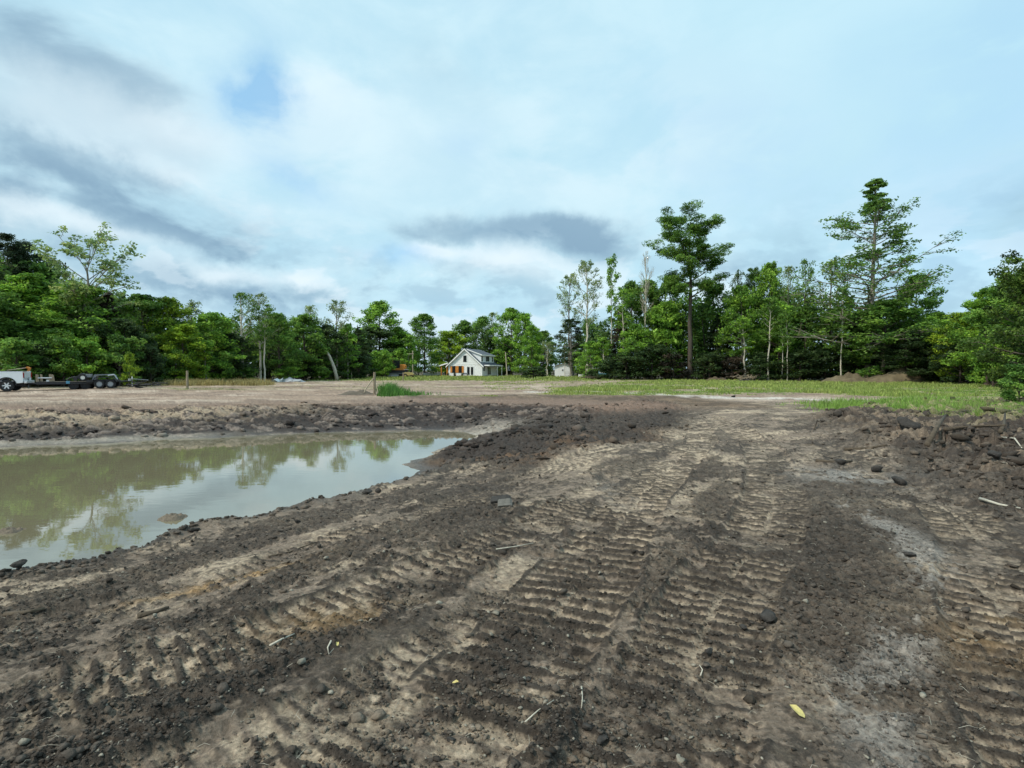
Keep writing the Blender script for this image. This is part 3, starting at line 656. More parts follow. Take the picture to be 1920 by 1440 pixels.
for a in [
  # left wood, behind the truck and trailers
  ('pinefar', -150, 430, 58, 190, 'dark', 'dark', 'dark tall evergreen beyond the left edge of the picture behind the truck'),
  ('leafy1', -60, 500, 52, 170, 'mid', 'dark', 'leafy tree at the far left, its crown cut by the picture edge'),
  ('pinefar', 14, 440, 66, 120, 'blue', 'dark', 'dark bluish pine whose top stands highest at the far left above the truck'),
  ('pinefar', 62, 462, 68, 90, 'blue', 'dark', 'second dark bluish pine just right of the leftmost treetop'),
  ('leafy0', 60, 520, 60, 170, 'bright', 'dark', 'large bright green leafy tree above the white truck tailgate'),
  ('leafy2', 150, 535, 59, 150, 'bright', 'mid', 'bright leafy tree right below the open spreading crown on the left'),
  ('spreading', 172, 438, 60, 215, 'pale', 'grey', 'tall leaning tree with a thin spreading crown open to the sky on the left'),
  ('leafy3', 5, 570, 55, 130, 'mid', 'dark', 'mid green leafy tree directly behind the truck bed'),
  ('leafy4', 108, 600, 56, 130, 'mid', 'dark', 'low dense leafy tree behind the front of the black trailer'),
  ('cedar0', 205, 545, 61, 95, 'brown', 'dark', 'dark brownish cedar below the right side of the spreading crown'),
  ('leafy1', 268, 555, 64, 110, 'mid', 'mid', 'rounded leafy tree to the right of the spreading open tree'),
  ('leafy0', 322, 562, 66, 95, 'lime', 'mid', 'yellow green leafy tree left of centre of the left wood'),
  ('open0', 360, 566, 68, 70, 'pale', 'mid', 'thin open crown poking above the yellow green tree'),
  ('leafy2', 345, 610, 63, 80, 'lime', 'mid', 'lower yellow green tree in front of the yellow green crown'),
  ('leafy4', 400, 590, 67, 85, 'bright', 'mid', 'leafy tree left of the tall pale trunks'),
  ('leafy3', 235, 600, 58, 90, 'dark', 'dark', 'dark leafy tree behind the tandem wheels of the utility trailer'),
  ('open1', 455, 548, 72, 80, 'mid', 'pale', 'tall tree with pale slim trunk and loose crown, left of the three pale trunks'),
  ('open2', 488, 546, 74, 60, 'pale', 'pale', 'tall tree with grey wispy crown, middle of the three pale trunks'),
  ('slim0', 496, 575, 72, 50, 'mid', 'pale', 'slim pale trunk standing rightmost of the three pale trunks'),
  ('slim1', 386, 640, 64, 44, 'bright', 'grey', 'thin pale stem with bright leaves in front of dark gap'),
  ('leafy1', 430, 625, 70, 90, 'dark', 'dark', 'dark tree filling the gap left of the pale trunks'),
  ('leafy0', 525, 590, 78, 80, 'mid', 'dark', 'mid green tree right of the pale trunks'),
  ('leafy2', 572, 592, 84, 85, 'mid', 'dark', 'rounded mid green tree above the crumpled tarp'),
  ('open0', 585, 574, 88, 60, 'pale', 'grey', 'wispy grey green crown above the rounded tree left of the leaning trunk'),
  ('open2', 632, 560, 90, 66, 'pale', 'grey', 'tall open crown standing above the leaning bare trunk'),
  ('leafy4', 615, 612, 89, 70, 'dark', 'dark', 'dark leafy tree behind the leaning bare trunk'),
  ('sapling0', 652, 612, 92, 52, 'bright', 'grey', 'bright green young tree behind the small wooden gate posts'),
  ('leafy3', 712, 568, 129, 82, 'bright', 'dark', 'tall rounded bright green tree behind the excavator, tallest left of the house'),
  ('leafy1', 695, 615, 125, 105, 'dark', 'dark', 'dark spreading tree under the tall bright tree behind the excavator'),
  ('cedar1', 672, 610, 99, 60, 'dark', 'dark', 'dark cedar between the young bright tree and the excavator'),
  ('leafy0', 748, 615, 130, 55, 'bright', 'mid', 'narrow bright tree right behind the excavator cab'),
  # behind the house
  ('leafy4', 795, 592, 138, 62, 'mid', 'dark', 'broad headed tree standing left of the house behind the power poles'),
  ('sapling1', 766, 628, 128, 40, 'bright', 'grey', 'young tree just left of the broad headed tree by the poles'),
  ('leafy2', 840, 622, 158, 70, 'lime', 'mid', 'light green low tree behind the left slope of the house roof'),
  ('leafy0', 872, 603, 164, 60, 'mid', 'mid', 'leafy tree right behind the house gable'),
  ('leafy3', 905, 596, 162, 60, 'mid', 'dark', 'tree behind the house dormer'),
  ('open1', 926, 586, 160, 50, 'pale', 'grey', 'wispy tall tree above the far end of the house roof'),
  ('leafy1', 958, 580, 150, 62, 'bright', 'mid', 'tallest leafy tree right of the house'),
  ('leafy2', 985, 590, 146, 48, 'bright', 'dark', 'leafy tree above the dark round shrub right of the house'),
  ('cedar0', 918, 634, 158, 60, 'dark', 'dark', 'dark evergreen just behind the house dormer end'),
  ('cedar1', 945, 630, 152, 50, 'dark', 'dark', 'dark evergreen behind the leaning pole right of the house'),
  ('leafy4', 998, 612, 136, 40, 'bright', 'dark', 'dense leafy tree standing in the yard between house and shed'),
  ('leafy3', 1020, 622, 140, 44, 'mid', 'mid', 'leafy tree behind the white shed left side'),
  ('sparse', 1026, 640, 135, 38, 'pale', 'pale', 'forked tree with pale twin stems left of the shed'),
  ('cedarhigh', 1071, 596, 124, 50, 'dark', 'grey', 'dark conical cedar leaning over the white shed'),
  ('leafy0', 1104, 600, 132, 50, 'mid', 'dark', 'rounded tree right of the dark cedar above the shed'),
  # right of the shed to the pine
  ('sparse', 1066, 514, 136, 54, 'pale', 'mid', 'crooked tall thin tree with open sparse crown above the shed'),
  ('sparse', 1102, 490, 118, 68, 'pale', 'pale', 'tallest open sparse tree above the shed, next to the crooked one'),
  ('leafy1', 1108, 640, 102, 46, 'bright', 'grey', 'small bright tree left of the blue sign'),
  ('sapling1', 1131, 632, 99, 44, 'bright', 'pale', 'young tree with thin pale stem behind the blue sign'),
  ('slim2', 1147, 487, 100, 36, 'bright', 'pale', 'slim tall tree with narrow bright top left of the bare tree'),
  ('slim0', 1166, 545, 97, 44, 'bright', 'pale', 'slender leaning tree with pale trunk left of the bare tree'),
  ('leafy2', 1183, 532, 101, 70, 'mid', 'dark', 'dark leafed tree behind the pale slender trunks'),
  ('cedar1', 1166, 570, 99, 60, 'brown', 'dark', 'brownish dark cedar behind the pale slender trunks'),
  ('bare', 1208, 468, 97, 44, 'pale', 'pale', 'leafless grey tree standing left of the tall pine'),
  ('leafy3', 1216, 530, 99, 66, 'mid', 'mid', 'mid green leafy tree behind the leafless grey tree'),
  ('leafy0', 1196, 610, 93, 66, 'bright', 'dark', 'low bright tree under the leafless grey tree'),
  ('leafy4', 1248, 570, 95, 70, 'bright', 'dark', 'green tree just left of the tall pine trunk'),
  ('pine', 1294, 412, 90, 158, 'mid', 'dark', 'tall loblolly style pine with bare lower trunk, centre of the right wood'),
  ('leafy1', 1255, 520, 99, 62, 'mid', 'dark', 'leafy tree whose crown shows left of the pine crown'),
  ('leafy2', 1335, 535, 96, 72, 'mid', 'dark', 'leafy tree right of the tall pine trunk'),
  ('cedar0', 1345, 585, 91, 66, 'dark', 'dark', 'dark evergreen standing right behind the tall pine'),
  ('leafy0', 1392, 540, 88, 78, 'bright', 'grey', 'bright broad tree between the pine and the slim trunks'),
  ('slim1', 1396, 600, 84, 56, 'bright', 'pale', 'slim pale trunk under the bright broad tree right of the pine'),
  ('pinefar', 1410, 503, 93, 50, 'mid', 'dark', 'round topped pine peeping over the bright broad tree'),
  ('open0', 1380, 512, 92, 54, 'pale', 'grey', 'thin crown just left of the round topped pine'),
  ('leafy3', 1442, 498, 90, 62, 'bright', 'dark', 'tall leafy tree right of the round topped pine'),
  ('slim2', 1440, 560, 82, 50, 'mid', 'pale', 'thin leaning pale trunk midway between pine and tall layered tree'),
  ('leafy4', 1462, 570, 85, 80, 'bright', 'dark', 'bright lower tree midway between the two tallest trees'),
  ('open1', 1475, 500, 88, 44, 'pale', 'grey', 'narrow open crown right of the tall leafy tree'),
  ('open2', 1507, 482, 86, 48, 'mid', 'dark', 'tall narrow tree left of the tall layered tree'),
  ('slim0', 1466, 590, 81, 30, 'mid', 'pale', 'one of several slim pale trunks close together in the right wood'),
  ('slim1', 1476, 585, 80, 30, 'mid', 'pale', 'right hand slim pale trunk of the close set stems'),
  ('leafy1', 1510, 575, 83, 80, 'mid', 'dark', 'mid green tree low beside the close set pale stems'),
  ('open0', 1557, 488, 82, 84, 'pale', 'mid', 'open crowned tree overlapping the left of the tall layered tree'),
  ('slim2', 1577, 540, 76, 40, 'mid', 'pale', 'crooked slim pale trunk left of the earth mound'),
  ('leafy2', 1570, 580, 80, 96, 'mid', 'dark', 'dense tree low behind the earth mound left end'),
  ('layered', 1630, 327, 77, 320, 'mid', 'grey', 'tallest tree of the picture, layered airy crown behind the earth mound'),
  ('leafy0', 1655, 565, 74, 130, 'mid', 'dark', 'dark dense tree at the foot of the tallest tree'),
  ('cedar1', 1608, 580, 78, 90, 'dark', 'dark', 'dark evergreen left of the tallest tree trunk'),
  ('leafy3', 1715, 520, 77, 92, 'mid', 'dark', 'leafy tree to the right of the tallest tree'),
  ('leafy4', 1752, 590, 73, 90, 'bright', 'dark', 'bright lower tree at the dip of the skyline on the right'),
  ('leafy1', 1700, 620, 70, 90, 'dark', 'dark', 'low dark tree behind the right end of the earth mound'),
  ('leafy2', 1800, 588, 66, 90, 'lime', 'dark', 'yellow green tree right of the skyline dip'),
  ('leafy0', 1850, 545, 60, 110, 'bright', 'dark', 'bright rounded tree near the right edge behind the near tree'),
  ('leafy3', 1905, 520, 52, 140, 'mid', 'dark', 'mid green tree partly cut by the right edge, behind the near tree'),
  ('leafy4', 1990, 470, 50, 190, 'mid', 'dark', 'leafy tree beyond the right edge'),
  ]:
    tree(*a[:7], a[7])
tree('near', 1975, 482, 25.0, 205, 'near', 'mid', 'nearest leafy tree hanging in from the right edge over the clods', rz=.6)
tree('bush1', 1912, 690, 21.5, 74, 'mid', 'dark', 'low dark bush at the right edge below the near tree', 'bush', 'bushes')
tree('bush2', 722, 664, 112.5, 40, 'bright', 'dark', 'leafy branches standing round the excavator arm', 'bush', 'bushes')
# low bushes along the wood's edge
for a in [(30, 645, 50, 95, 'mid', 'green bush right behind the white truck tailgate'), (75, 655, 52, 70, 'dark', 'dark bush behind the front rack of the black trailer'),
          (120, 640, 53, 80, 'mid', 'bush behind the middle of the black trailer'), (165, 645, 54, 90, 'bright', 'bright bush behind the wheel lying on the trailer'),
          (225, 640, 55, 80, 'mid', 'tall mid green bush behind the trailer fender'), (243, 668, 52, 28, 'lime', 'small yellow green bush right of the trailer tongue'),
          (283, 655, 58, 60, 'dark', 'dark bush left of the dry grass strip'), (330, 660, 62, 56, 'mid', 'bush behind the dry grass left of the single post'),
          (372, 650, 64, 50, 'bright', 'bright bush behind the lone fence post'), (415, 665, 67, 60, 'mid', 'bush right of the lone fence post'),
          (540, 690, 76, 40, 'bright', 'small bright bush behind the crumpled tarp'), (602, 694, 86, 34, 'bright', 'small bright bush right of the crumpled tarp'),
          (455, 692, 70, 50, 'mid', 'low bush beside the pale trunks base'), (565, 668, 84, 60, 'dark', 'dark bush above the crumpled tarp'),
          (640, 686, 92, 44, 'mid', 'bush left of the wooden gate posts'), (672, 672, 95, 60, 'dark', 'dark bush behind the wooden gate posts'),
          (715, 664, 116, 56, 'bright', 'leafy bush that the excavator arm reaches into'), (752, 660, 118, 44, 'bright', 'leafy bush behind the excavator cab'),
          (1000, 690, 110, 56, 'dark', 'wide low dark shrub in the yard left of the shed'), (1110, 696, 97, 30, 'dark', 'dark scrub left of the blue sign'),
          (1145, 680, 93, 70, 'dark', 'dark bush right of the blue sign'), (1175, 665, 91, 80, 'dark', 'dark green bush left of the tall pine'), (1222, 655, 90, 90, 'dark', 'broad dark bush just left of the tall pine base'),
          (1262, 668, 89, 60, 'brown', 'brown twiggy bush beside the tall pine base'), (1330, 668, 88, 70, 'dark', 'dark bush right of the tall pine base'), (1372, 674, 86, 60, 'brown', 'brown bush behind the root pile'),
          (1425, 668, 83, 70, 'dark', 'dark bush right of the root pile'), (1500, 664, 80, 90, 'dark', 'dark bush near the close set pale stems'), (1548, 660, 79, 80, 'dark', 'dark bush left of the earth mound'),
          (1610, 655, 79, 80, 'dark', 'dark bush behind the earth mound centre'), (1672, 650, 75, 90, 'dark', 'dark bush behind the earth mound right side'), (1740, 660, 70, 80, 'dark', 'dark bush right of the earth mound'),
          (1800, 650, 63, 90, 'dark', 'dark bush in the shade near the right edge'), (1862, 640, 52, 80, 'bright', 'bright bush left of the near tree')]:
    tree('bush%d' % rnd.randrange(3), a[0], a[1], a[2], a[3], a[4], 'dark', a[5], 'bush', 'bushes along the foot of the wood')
# the leaning bare trunk
D = 86; def_p = lambda px, y, D_: Vector(((px-960)/F*D_, D_, 1.6+(HZ-y)/F*D_))
e = empty('leaning_trunk', (0, 0, 0), 0, 'pale forked bare trunk leaning left over dark gap in the left wood', 'dead tree')
p = def_p(632, 712, D); e.location = p
mb = MB(); q = [def_p(*a, D)-p for a in [(632, 712), (627, 690), (618, 668), (606, 650), (590, 630), (580, 615)]]
mb.tube(q, [.28, .25, .21, .16, .10, .04]); mb.tube([q[3], def_p(596, 640, D)-p, def_p(588, 622, D)-p+Vector((0, .6, 0))], [.13, .08, .03])
t_ = mb.build('trunk', M['bark'], e, smooth_=True); t_.color = (*BT['pale'], 1)

# the wood behind: one mass of crowns, stems and undergrowth nobody could count
rng = np.random.default_rng(5)
SKY = [(-400, 420), (0, 470), (110, 500), (230, 560), (300, 585), (450, 600), (560, 602), (660, 618), (720, 600), (745, 615), (775, 640), (830, 632), (900, 612), (990, 612), (1030, 640), (1090, 625), (1140, 600), (1200, 560), (1290, 560), (1360, 545), (1500, 540), (1600, 560), (1700, 590), (1750, 612), (1800, 600), (1870, 570), (2000, 520), (2400, 480)]
CC, CR, CTI = [], [], []; WT = []
for k_ in range(330):
    u = rng.uniform(-1.25, 1.3); px = u*F+960; D = np.interp(u, WU, WD)+2+rng.uniform(0, 1)**1.2*22; x = u*D
    ty = np.interp(px, *zip(*SKY))+rng.uniform(-6, 34); H = max(4., (HZ-ty)/F*D+1.6)
    sh = rng.uniform(0, 1)
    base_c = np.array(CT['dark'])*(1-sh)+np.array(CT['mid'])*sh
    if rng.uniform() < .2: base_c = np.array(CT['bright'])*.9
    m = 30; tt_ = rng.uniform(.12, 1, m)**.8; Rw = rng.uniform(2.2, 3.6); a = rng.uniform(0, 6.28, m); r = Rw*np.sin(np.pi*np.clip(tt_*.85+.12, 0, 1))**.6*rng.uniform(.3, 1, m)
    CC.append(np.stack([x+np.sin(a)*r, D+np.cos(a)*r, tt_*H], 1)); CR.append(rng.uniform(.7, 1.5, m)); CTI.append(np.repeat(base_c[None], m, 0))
    WT.append(tube_np([[x, D, 0], [x+rng.normal()*.3, D, H*.5], [x+rng.normal()*.5, D, H*.9]], [.16, .11, .04], 4))
CC = np.vstack(CC); CR = np.concatenate(CR); CTI = np.vstack(CTI)
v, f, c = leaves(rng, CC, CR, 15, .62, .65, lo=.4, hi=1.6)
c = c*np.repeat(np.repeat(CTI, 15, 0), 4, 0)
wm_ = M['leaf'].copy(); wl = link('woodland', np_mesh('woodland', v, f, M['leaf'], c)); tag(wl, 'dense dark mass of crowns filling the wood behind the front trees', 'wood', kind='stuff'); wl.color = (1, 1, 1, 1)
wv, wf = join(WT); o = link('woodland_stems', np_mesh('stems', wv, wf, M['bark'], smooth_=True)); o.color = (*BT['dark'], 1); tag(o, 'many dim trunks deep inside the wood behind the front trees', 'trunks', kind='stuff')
# undergrowth
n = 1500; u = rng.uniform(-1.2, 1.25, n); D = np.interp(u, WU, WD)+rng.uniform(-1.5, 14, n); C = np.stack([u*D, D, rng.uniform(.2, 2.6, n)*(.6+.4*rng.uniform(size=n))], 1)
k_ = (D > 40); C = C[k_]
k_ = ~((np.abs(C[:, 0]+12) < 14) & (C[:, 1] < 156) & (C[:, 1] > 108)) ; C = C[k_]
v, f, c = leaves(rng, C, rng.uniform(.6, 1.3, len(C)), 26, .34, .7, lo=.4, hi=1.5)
o = link('undergrowth', np_mesh('undergrowth', v, f, M['leaf'], c)); o.color = (.045, .08, .022, 1); tag(o, 'brush and briars along the foot of the wood, shade put into their dark tint', 'undergrowth', kind='stuff')  # deep green carries the shade under the trees as leaf colour

# ------------------------------------------------------------------ grass
def blades(rng, P_, hgt, wid, n, spread, tints):
    m = len(P_); idx = np.repeat(np.arange(m), n); N_ = len(idx)
    p = P_[idx]+np.stack([rng.normal(size=N_)*spread, rng.normal(size=N_)*spread, np.zeros(N_)], 1)
    a = rng.uniform(0, 6.28, N_); h = hgt[idx]*rng.uniform(.5, 1.2, N_); w = wid[idx]*rng.uniform(.6, 1.2, N_); ln = h*rng.uniform(.1, .7, N_)
    s = np.stack([np.cos(a), np.sin(a), 0*a], 1)*w[:, None]*.5; b = rng.uniform(0, 6.28, N_); tipo = np.stack([np.cos(b)*ln, np.sin(b)*ln, h], 1); mid_ = tipo*np.array([.35, .35, .6])
    v = np.stack([p-s, p+s, p+mid_+s*.8, p+mid_-s*.8, p+tipo], 1).reshape(-1, 3); k = np.arange(N_)*5
    q = np.stack([k, k+1, k+2, k+3], 1); t = np.stack([k+3, k+2, k+4], 1)
    c = tints[idx]*rng.uniform(.65, 1.4, N_)[:, None]
    return v, [q, t], np.repeat(c, 5, 0)
def scatter(rng, n, dmin, dmax, umin, umax):
    D = 1/rng.uniform(1/dmax, 1/dmin, n); u = rng.uniform(umin, umax, n); return u*D, D
def grass(name, n, dmin, dmax, umin, umax, hg, wd, nb_, spread, label, ca=(.15, .27, .045), cb=(.31, .36, .10), thr=.3, cond=None, seed=1, scale_d=True):
    rng = np.random.default_rng(seed); x, y = scatter(rng, n, dmin, dmax, umin, umax)
    h, col, g, cr, wet, d = ground(x, y, False); k = (g > thr*(.4+.9*rng.uniform(size=len(x))))
    if cond is not None: k &= cond(x, y)
    x, y, h, g = x[k], y[k], h[k], g[k]
    cl_ = sst(.36, .64, fbm(x, y, .8, 3, 400)*.6+fbm(x, y, .13, 2, 403)*.4)
    hh = (hg*(.35+1.3*sst(.35, .65, cl_))*np.clip(g*1.1, .4, 1)); ww = wd*(np.maximum(y, 8)/30 if scale_d else np.ones_like(y))
    t = np.array(ca)*(1-cl_[:, None])+np.array(cb)*cl_[:, None]; t = t*rng.uniform(.75, 1.25, (len(x), 1))
    v, f, c = blades(rng, np.stack([x, y, h-.02], 1), hh, ww, nb_, spread, t)
    tag(link(name, np_mesh(name, v, f, M['grass'], c)), label, 'grass', kind='stuff')
grass('field_grass', 24000, 34, 92, -.05, 1.1, .17, .035, 6, .18, 'green weedy grass covering the open field in front of the right wood', cond=lambda x, y: poly_sd(x, y, PATCH) > 0)
grass('weed_patch', 4200, 16, 31, .4, 1.0, .22, .030, 8, .12, 'bright green weeds growing on the dirt beside the white dry strip', ca=(.12, .25, .04), cb=(.22, .34, .07), seed=2, cond=lambda x, y: (poly_sd(x, y, PATCH) < 1.0) | (y < 20))
grass('edge_weeds', 1500, 8, 20, .78, 1.25, .22, .02, 8, .08, 'sparse low weeds between clods near the right edge', seed=3, cond=lambda x, y: x > 9.5)
grass('yard_grass', 9000, 78, 155, -.4, .2, .22, .05, 4, .35, 'mown green strip in front of the white house and shed', ca=(.12, .20, .04), seed=4)
grass('thin_grass', 7000, 36, 60, -.95, -.05, .10, .03, 5, .2, 'thin low grass patches on the bare yard left of the fence post', ca=(.15, .20, .06), cb=(.24, .26, .11), thr=.45, seed=5)
# tall dry grass behind the lone post, rushes by the braced post
rng = np.random.default_rng(11)
def tuft_field(name, x, y, hg, wd, nb_, sp_, ca, cb, label, cat):
    h = ground(x, y, False)[0]; t = np.array(ca)+(np.array(cb)-np.array(ca))*rng.uniform(size=(len(x), 1))
    v, f, c = blades(rng, np.stack([x, y, h-.03], 1), hg*rng.uniform(.6, 1.2, len(x)), np.full(len(x), wd), nb_, sp_, t); tag(link(name, np_mesh(name, v, f, M['grass'], c)), label, cat, kind='stuff')
D = rng.uniform(56, 66, 2600); u = rng.uniform(-.69, -.42, 2600); k = fbm(u*D, D, .45, 3, 9)+.25*np.exp(-((u+.58)/.08)**2) > .56; D = D[k]; u = u[k]; tuft_field('dry_grass', u*D, D, .62, .05, 6, .2, (.30, .24, .09), (.42, .36, .16), 'tall straw coloured grass at the foot of the wood behind the lone post', 'dry grass')
D = 35.5+rng.normal(size=420)*.8; X = -7.0+rng.exponential(1, 420)*.62-.9; hgt_ = .62*np.exp(-(X+7.9)/.9)+.30
h_ = ground(X, D, False)[0]; tt2 = np.array((.06, .17, .03))+(np.array((.12, .26, .05))-np.array((.06, .17, .03)))*rng.uniform(size=(420, 1))
v, f, c = blades(rng, np.stack([X, D, h_-.03], 1), hgt_*rng.uniform(.6, 1.1, 420), np.full(420, .040), 5, .14, tt2)
tag(link('rushes', np_mesh('rushes', v, f, M['grass'], c)), 'tall bright green rushes growing right of the braced fence post', 'rushes', kind='stuff')

# ------------------------------------------------------------------ loose soil
def ico(sub=1):
    import bmesh
    bm_ = bmesh.new(); bmesh.ops.create_icosphere(bm_, subdivisions=sub, radius=1); v = np.array([p.co[:] for p in bm_.verts]); f = np.array([[q.index for q in k.verts] for k in bm_.faces]); bm_.free(); return v, f
IV, IF = ico(1); IV2, IF2 = ico(2)
def clods(name, x, y, size, tints, label, seed, sink=.25, iv=None, fc=None):
    iv = IV if iv is None else iv; fc = IF if fc is None else fc
    rng = np.random.default_rng(seed); n = len(x); h = ground(x, y)[0]
    q = rng.normal(size=(n, 4)); q /= np.linalg.norm(q, axis=1)[:, None]; w, a, b, c = q.T
    Rm = np.stack([1-2*(b*b+c*c), 2*(a*b-c*w), 2*(a*c+b*w), 2*(a*b+c*w), 1-2*(a*a+c*c), 2*(b*c-a*w), 2*(a*c-b*w), 2*(b*c+a*w), 1-2*(a*a+b*b)], 1).reshape(n, 3, 3)
    sc = size[:, None]*rng.uniform(.55, 1.25, (n, 3))
    v = iv[None]*rng.uniform(.55, 1.3, (n, len(iv), 1)); v = v*sc[:, None, :]; v = np.einsum('nij,nvj->nvi', Rm, v); v[:, :, 2] *= .6
    v += np.stack([x, y, h+size*sink], 1)[:, None, :]
    f = (fc[None]+(np.arange(n)*len(iv))[:, None, None]).reshape(-1, 3)
    t = np.repeat(tints, len(iv), 0)
    return tag(link(name, np_mesh(name, v.reshape(-1, 3), f, M['clod'], t)), label, 'soil', kind='stuff')
rng = np.random.default_rng(21)
x, y = scatter(rng, 200000, 1.7, 17, -1.15, 1.15); g_ = ground(x, y, False)
k = (rng.uniform(size=len(x)) < np.clip(g_[3]*.85+.14*sst(.4, .55, fbm(x, y, 3, 3, 91)), 0, 1)*.55) & (g_[5] > .1)
x, y = x[k], y[k]; col_ = g_[1][k]
size = np.exp(rng.normal(size=len(x))*.55)*.0050*(1+y*.075); size = np.clip(size, .003, .035)
ct_ = np.array([[.062, .053, .045]])*(1-.3)+col_*.3; ct_ = ct_*rng.uniform(.5, 1.5, (len(x), 1)); pale = rng.uniform(size=len(x)) < .05; ct_[pale] = np.array([.26, .235, .19])*rng.uniform(.7, 1.2, (pale.sum(), 1))
clods('soil_crumbs', x, y, size, ct_, 'small dark crumbs of loose soil strewn over the tracked ground', 22)
# bigger clods: spoil heap, berm, shore, some on the open ground
x, y = scatter(rng, 80000, 3.4, 32, -1.2, 1.2); g_ = ground(x, y, False); hh_ = base_h(x, y)
dens = np.clip(hh_[2]*1.0+hh_[3]*1.0*sst(.40, .54, fbm(x, y, .7, 3, 88)), 0, 1)*(g_[5] > .15)+np.exp(-((g_[5]-.5)/.22)**2)*.75*hh_[4]*(np.abs(x) < 8)+.006*(g_[5] > .4)*(y < 26)+.28*np.exp(-((y-26)/4)**2)*(x > -6)*(x < 9)*(g_[5] > 1)*g_[3]*0
dens = dens+.10*(1-hh_[4])*(1-hh_[5])*(g_[5] > .2)*(g_[5] < 6)
k = rng.uniform(size=len(x)) < dens*.55; x, y, col_ = x[k], y[k], g_[1][k]
size = np.exp(rng.normal(size=len(x))*.6)*.019*(1+y*.035); size = size*(1+1.1*hh_[3][k]*(rng.uniform(size=len(x)) < .2)); size = np.clip(size, .008, np.where(hh_[2][k]+hh_[3][k] > .3, .15, .016+.0045*y))
ct_ = (np.array([[.055, .047, .040]])*.6+col_*.4)*rng.uniform(.6, 1.5, (len(x), 1))
clods('earth_clods', x, y, size, ct_, 'dark earth clods heaped on the spoil bank, along the shore and on the right', 23, .2)

# broken blocks of clay on the far bank, dark and bleached
x, y = scatter(rng, 90000, 15, 34, -1.25, .15); g_ = ground(x, y); hh_ = base_h(x, y)
dens = (1-hh_[4])*(1-hh_[5]*.3)*sst(.1, .5, g_[5])*sst(6.5, 4.2, g_[5])*sst(.42, .56, fbm(x, y, 1.2, 3, 501))
k = rng.uniform(size=len(x)) < dens*.12; x, y, col_ = x[k], y[k], g_[1][k]
size = np.clip(np.exp(rng.normal(size=len(x))*.55)*.070, .02, .24)
ct_ = col_*rng.uniform(.45, 1.5, (len(x), 1))+.005
clods('bank_blocks', x, y, size, ct_, 'broken blocks of dark and bleached clay on the far bank of the pond', 24, .1)
# ------------------------------------------------------------------ house
hx, hy = -6.9, 131.; zh = zat(hx, hy); th = R(-17)          # local x along the gable, local y away from the camera
H = empty('house', (hx-8.4*math.cos(th), hy-8.4*math.sin(th), zh), th, 'white gabled house with orange shutters and dormer beyond the field', 'house')
GW, DP, EV, AP = 8.4, 10.5, 2.75, 6.45; mx_ = GW/2
mb = MB(); mb.prism([(0, .25), (GW, .25), (GW, EV), (mx_, AP-.12), (0, EV)], 0, DP); mb.build('wall', M['siding'], H)
mb = MB()
for k_ in range(1, 18):                                     # lap siding lines as shallow boards on the gable
    z = .25+k_*.34
    hw = mx_ if z < EV else mx_*(AP-.12-z)/(AP-.12-EV)
    if hw > .4: mb.box(mx_-hw+.04, mx_+hw-.04, -.02, 0, z, z+.02)
mb.build('siding_laps', M['trim'], H)
mb = MB(); mb.box(-.05, GW+.05, -.06, DP+.05, 0, .25); mb.build('foundation', M['concrete'], H)
mb = MB(); mb.box(.02, GW-.02, -.05, -.02, EV+.02, EV+.16); mb.build('band_board', M['trim'], H)
sl = (AP-EV)/mx_
def slope(xa, xb, y0, y1, th_, lift=0.):
    f_ = lambda x: (AP-sl*abs(x-mx_))+lift
    return [(xa, y0, f_(xa)), (xb, y0, f_(xb)), (xb, y1, f_(xb)), (xa, y1, f_(xa))], [(xa, y0, f_(xa)-th_), (xb, y0, f_(xb)-th_), (xb, y1, f_(xb)-th_), (xa, y1, f_(xa)-th_)]
def slab(name, tp, bt, m):
    mb = MB(); mb.add(tp+bt, [(0, 1, 2, 3), (7, 6, 5, 4), (0, 4, 5, 1), (1, 5, 6, 2), (2, 6, 7, 3), (3, 7, 4, 0)]); return mb.build(name, m, H)
rf = slab('roof', *slope(-.45, mx_, -.40, DP+.4, .14, .1), M['shingle'])
r2 = slab('roof', *slope(mx_, GW+.45, -.40, DP+.4, .14, .1), M['shingle'])
for s_, xs in ((-1, (-.5, mx_)), (1, (mx_, GW+.5))):
    t_, b_ = slope(*xs, -.47, -.40, .30, .06); slab('rake_board', t_, b_, M['trim'])
def pane(x, z, w_, h_, parent=H, sub=True, grid=(0, 1)):
    mb = MB(); fw = .07
    for a in ((x-w_/2-fw, x+w_/2+fw, z-h_/2-fw, z-h_/2), (x-w_/2-fw, x+w_/2+fw, z+h_/2, z+h_/2+fw), (x-w_/2-fw, x-w_/2, z-h_/2, z+h_/2), (x+w_/2, x+w_/2+fw, z-h_/2, z+h_/2)):
        mb.box(a[0], a[1], -.07, -.02, a[2], a[3])
    for g in range(grid[1]): zz2 = z-h_/2+h_*(g+1)/(grid[1]+1); mb.box(x-w_/2, x+w_/2, -.055, -.03, zz2-.02, zz2+.02)
    w2 = mb.build('window', M['frame'], parent); g2 = MB().box(x-w_/2, x+w_/2, -.04, -.02, z-h_/2, z+h_/2).build('pane', M['glass'], w2); return w2
def casing(x, z, w_, h_):
    mb = MB(); e_ = .14
    mb.box(x-w_/2-e_-.07, x+w_/2+e_+.07, -.06, -.02, z+h_/2+.07, z+h_/2+.07+e_); mb.box(x-w_/2-e_-.07, x-w_/2-.07, -.06, -.02, z-h_/2, z+h_/2+.07); mb.box(x+w_/2+.07, x+w_/2+e_+.07, -.06, -.02, z-h_/2, z+h_/2+.07)
    mb.build('window_casing', M['trim'], H)
pane(4.2, 4.15, .72, 1.35); casing(4.2, 4.15, .72, 1.35)
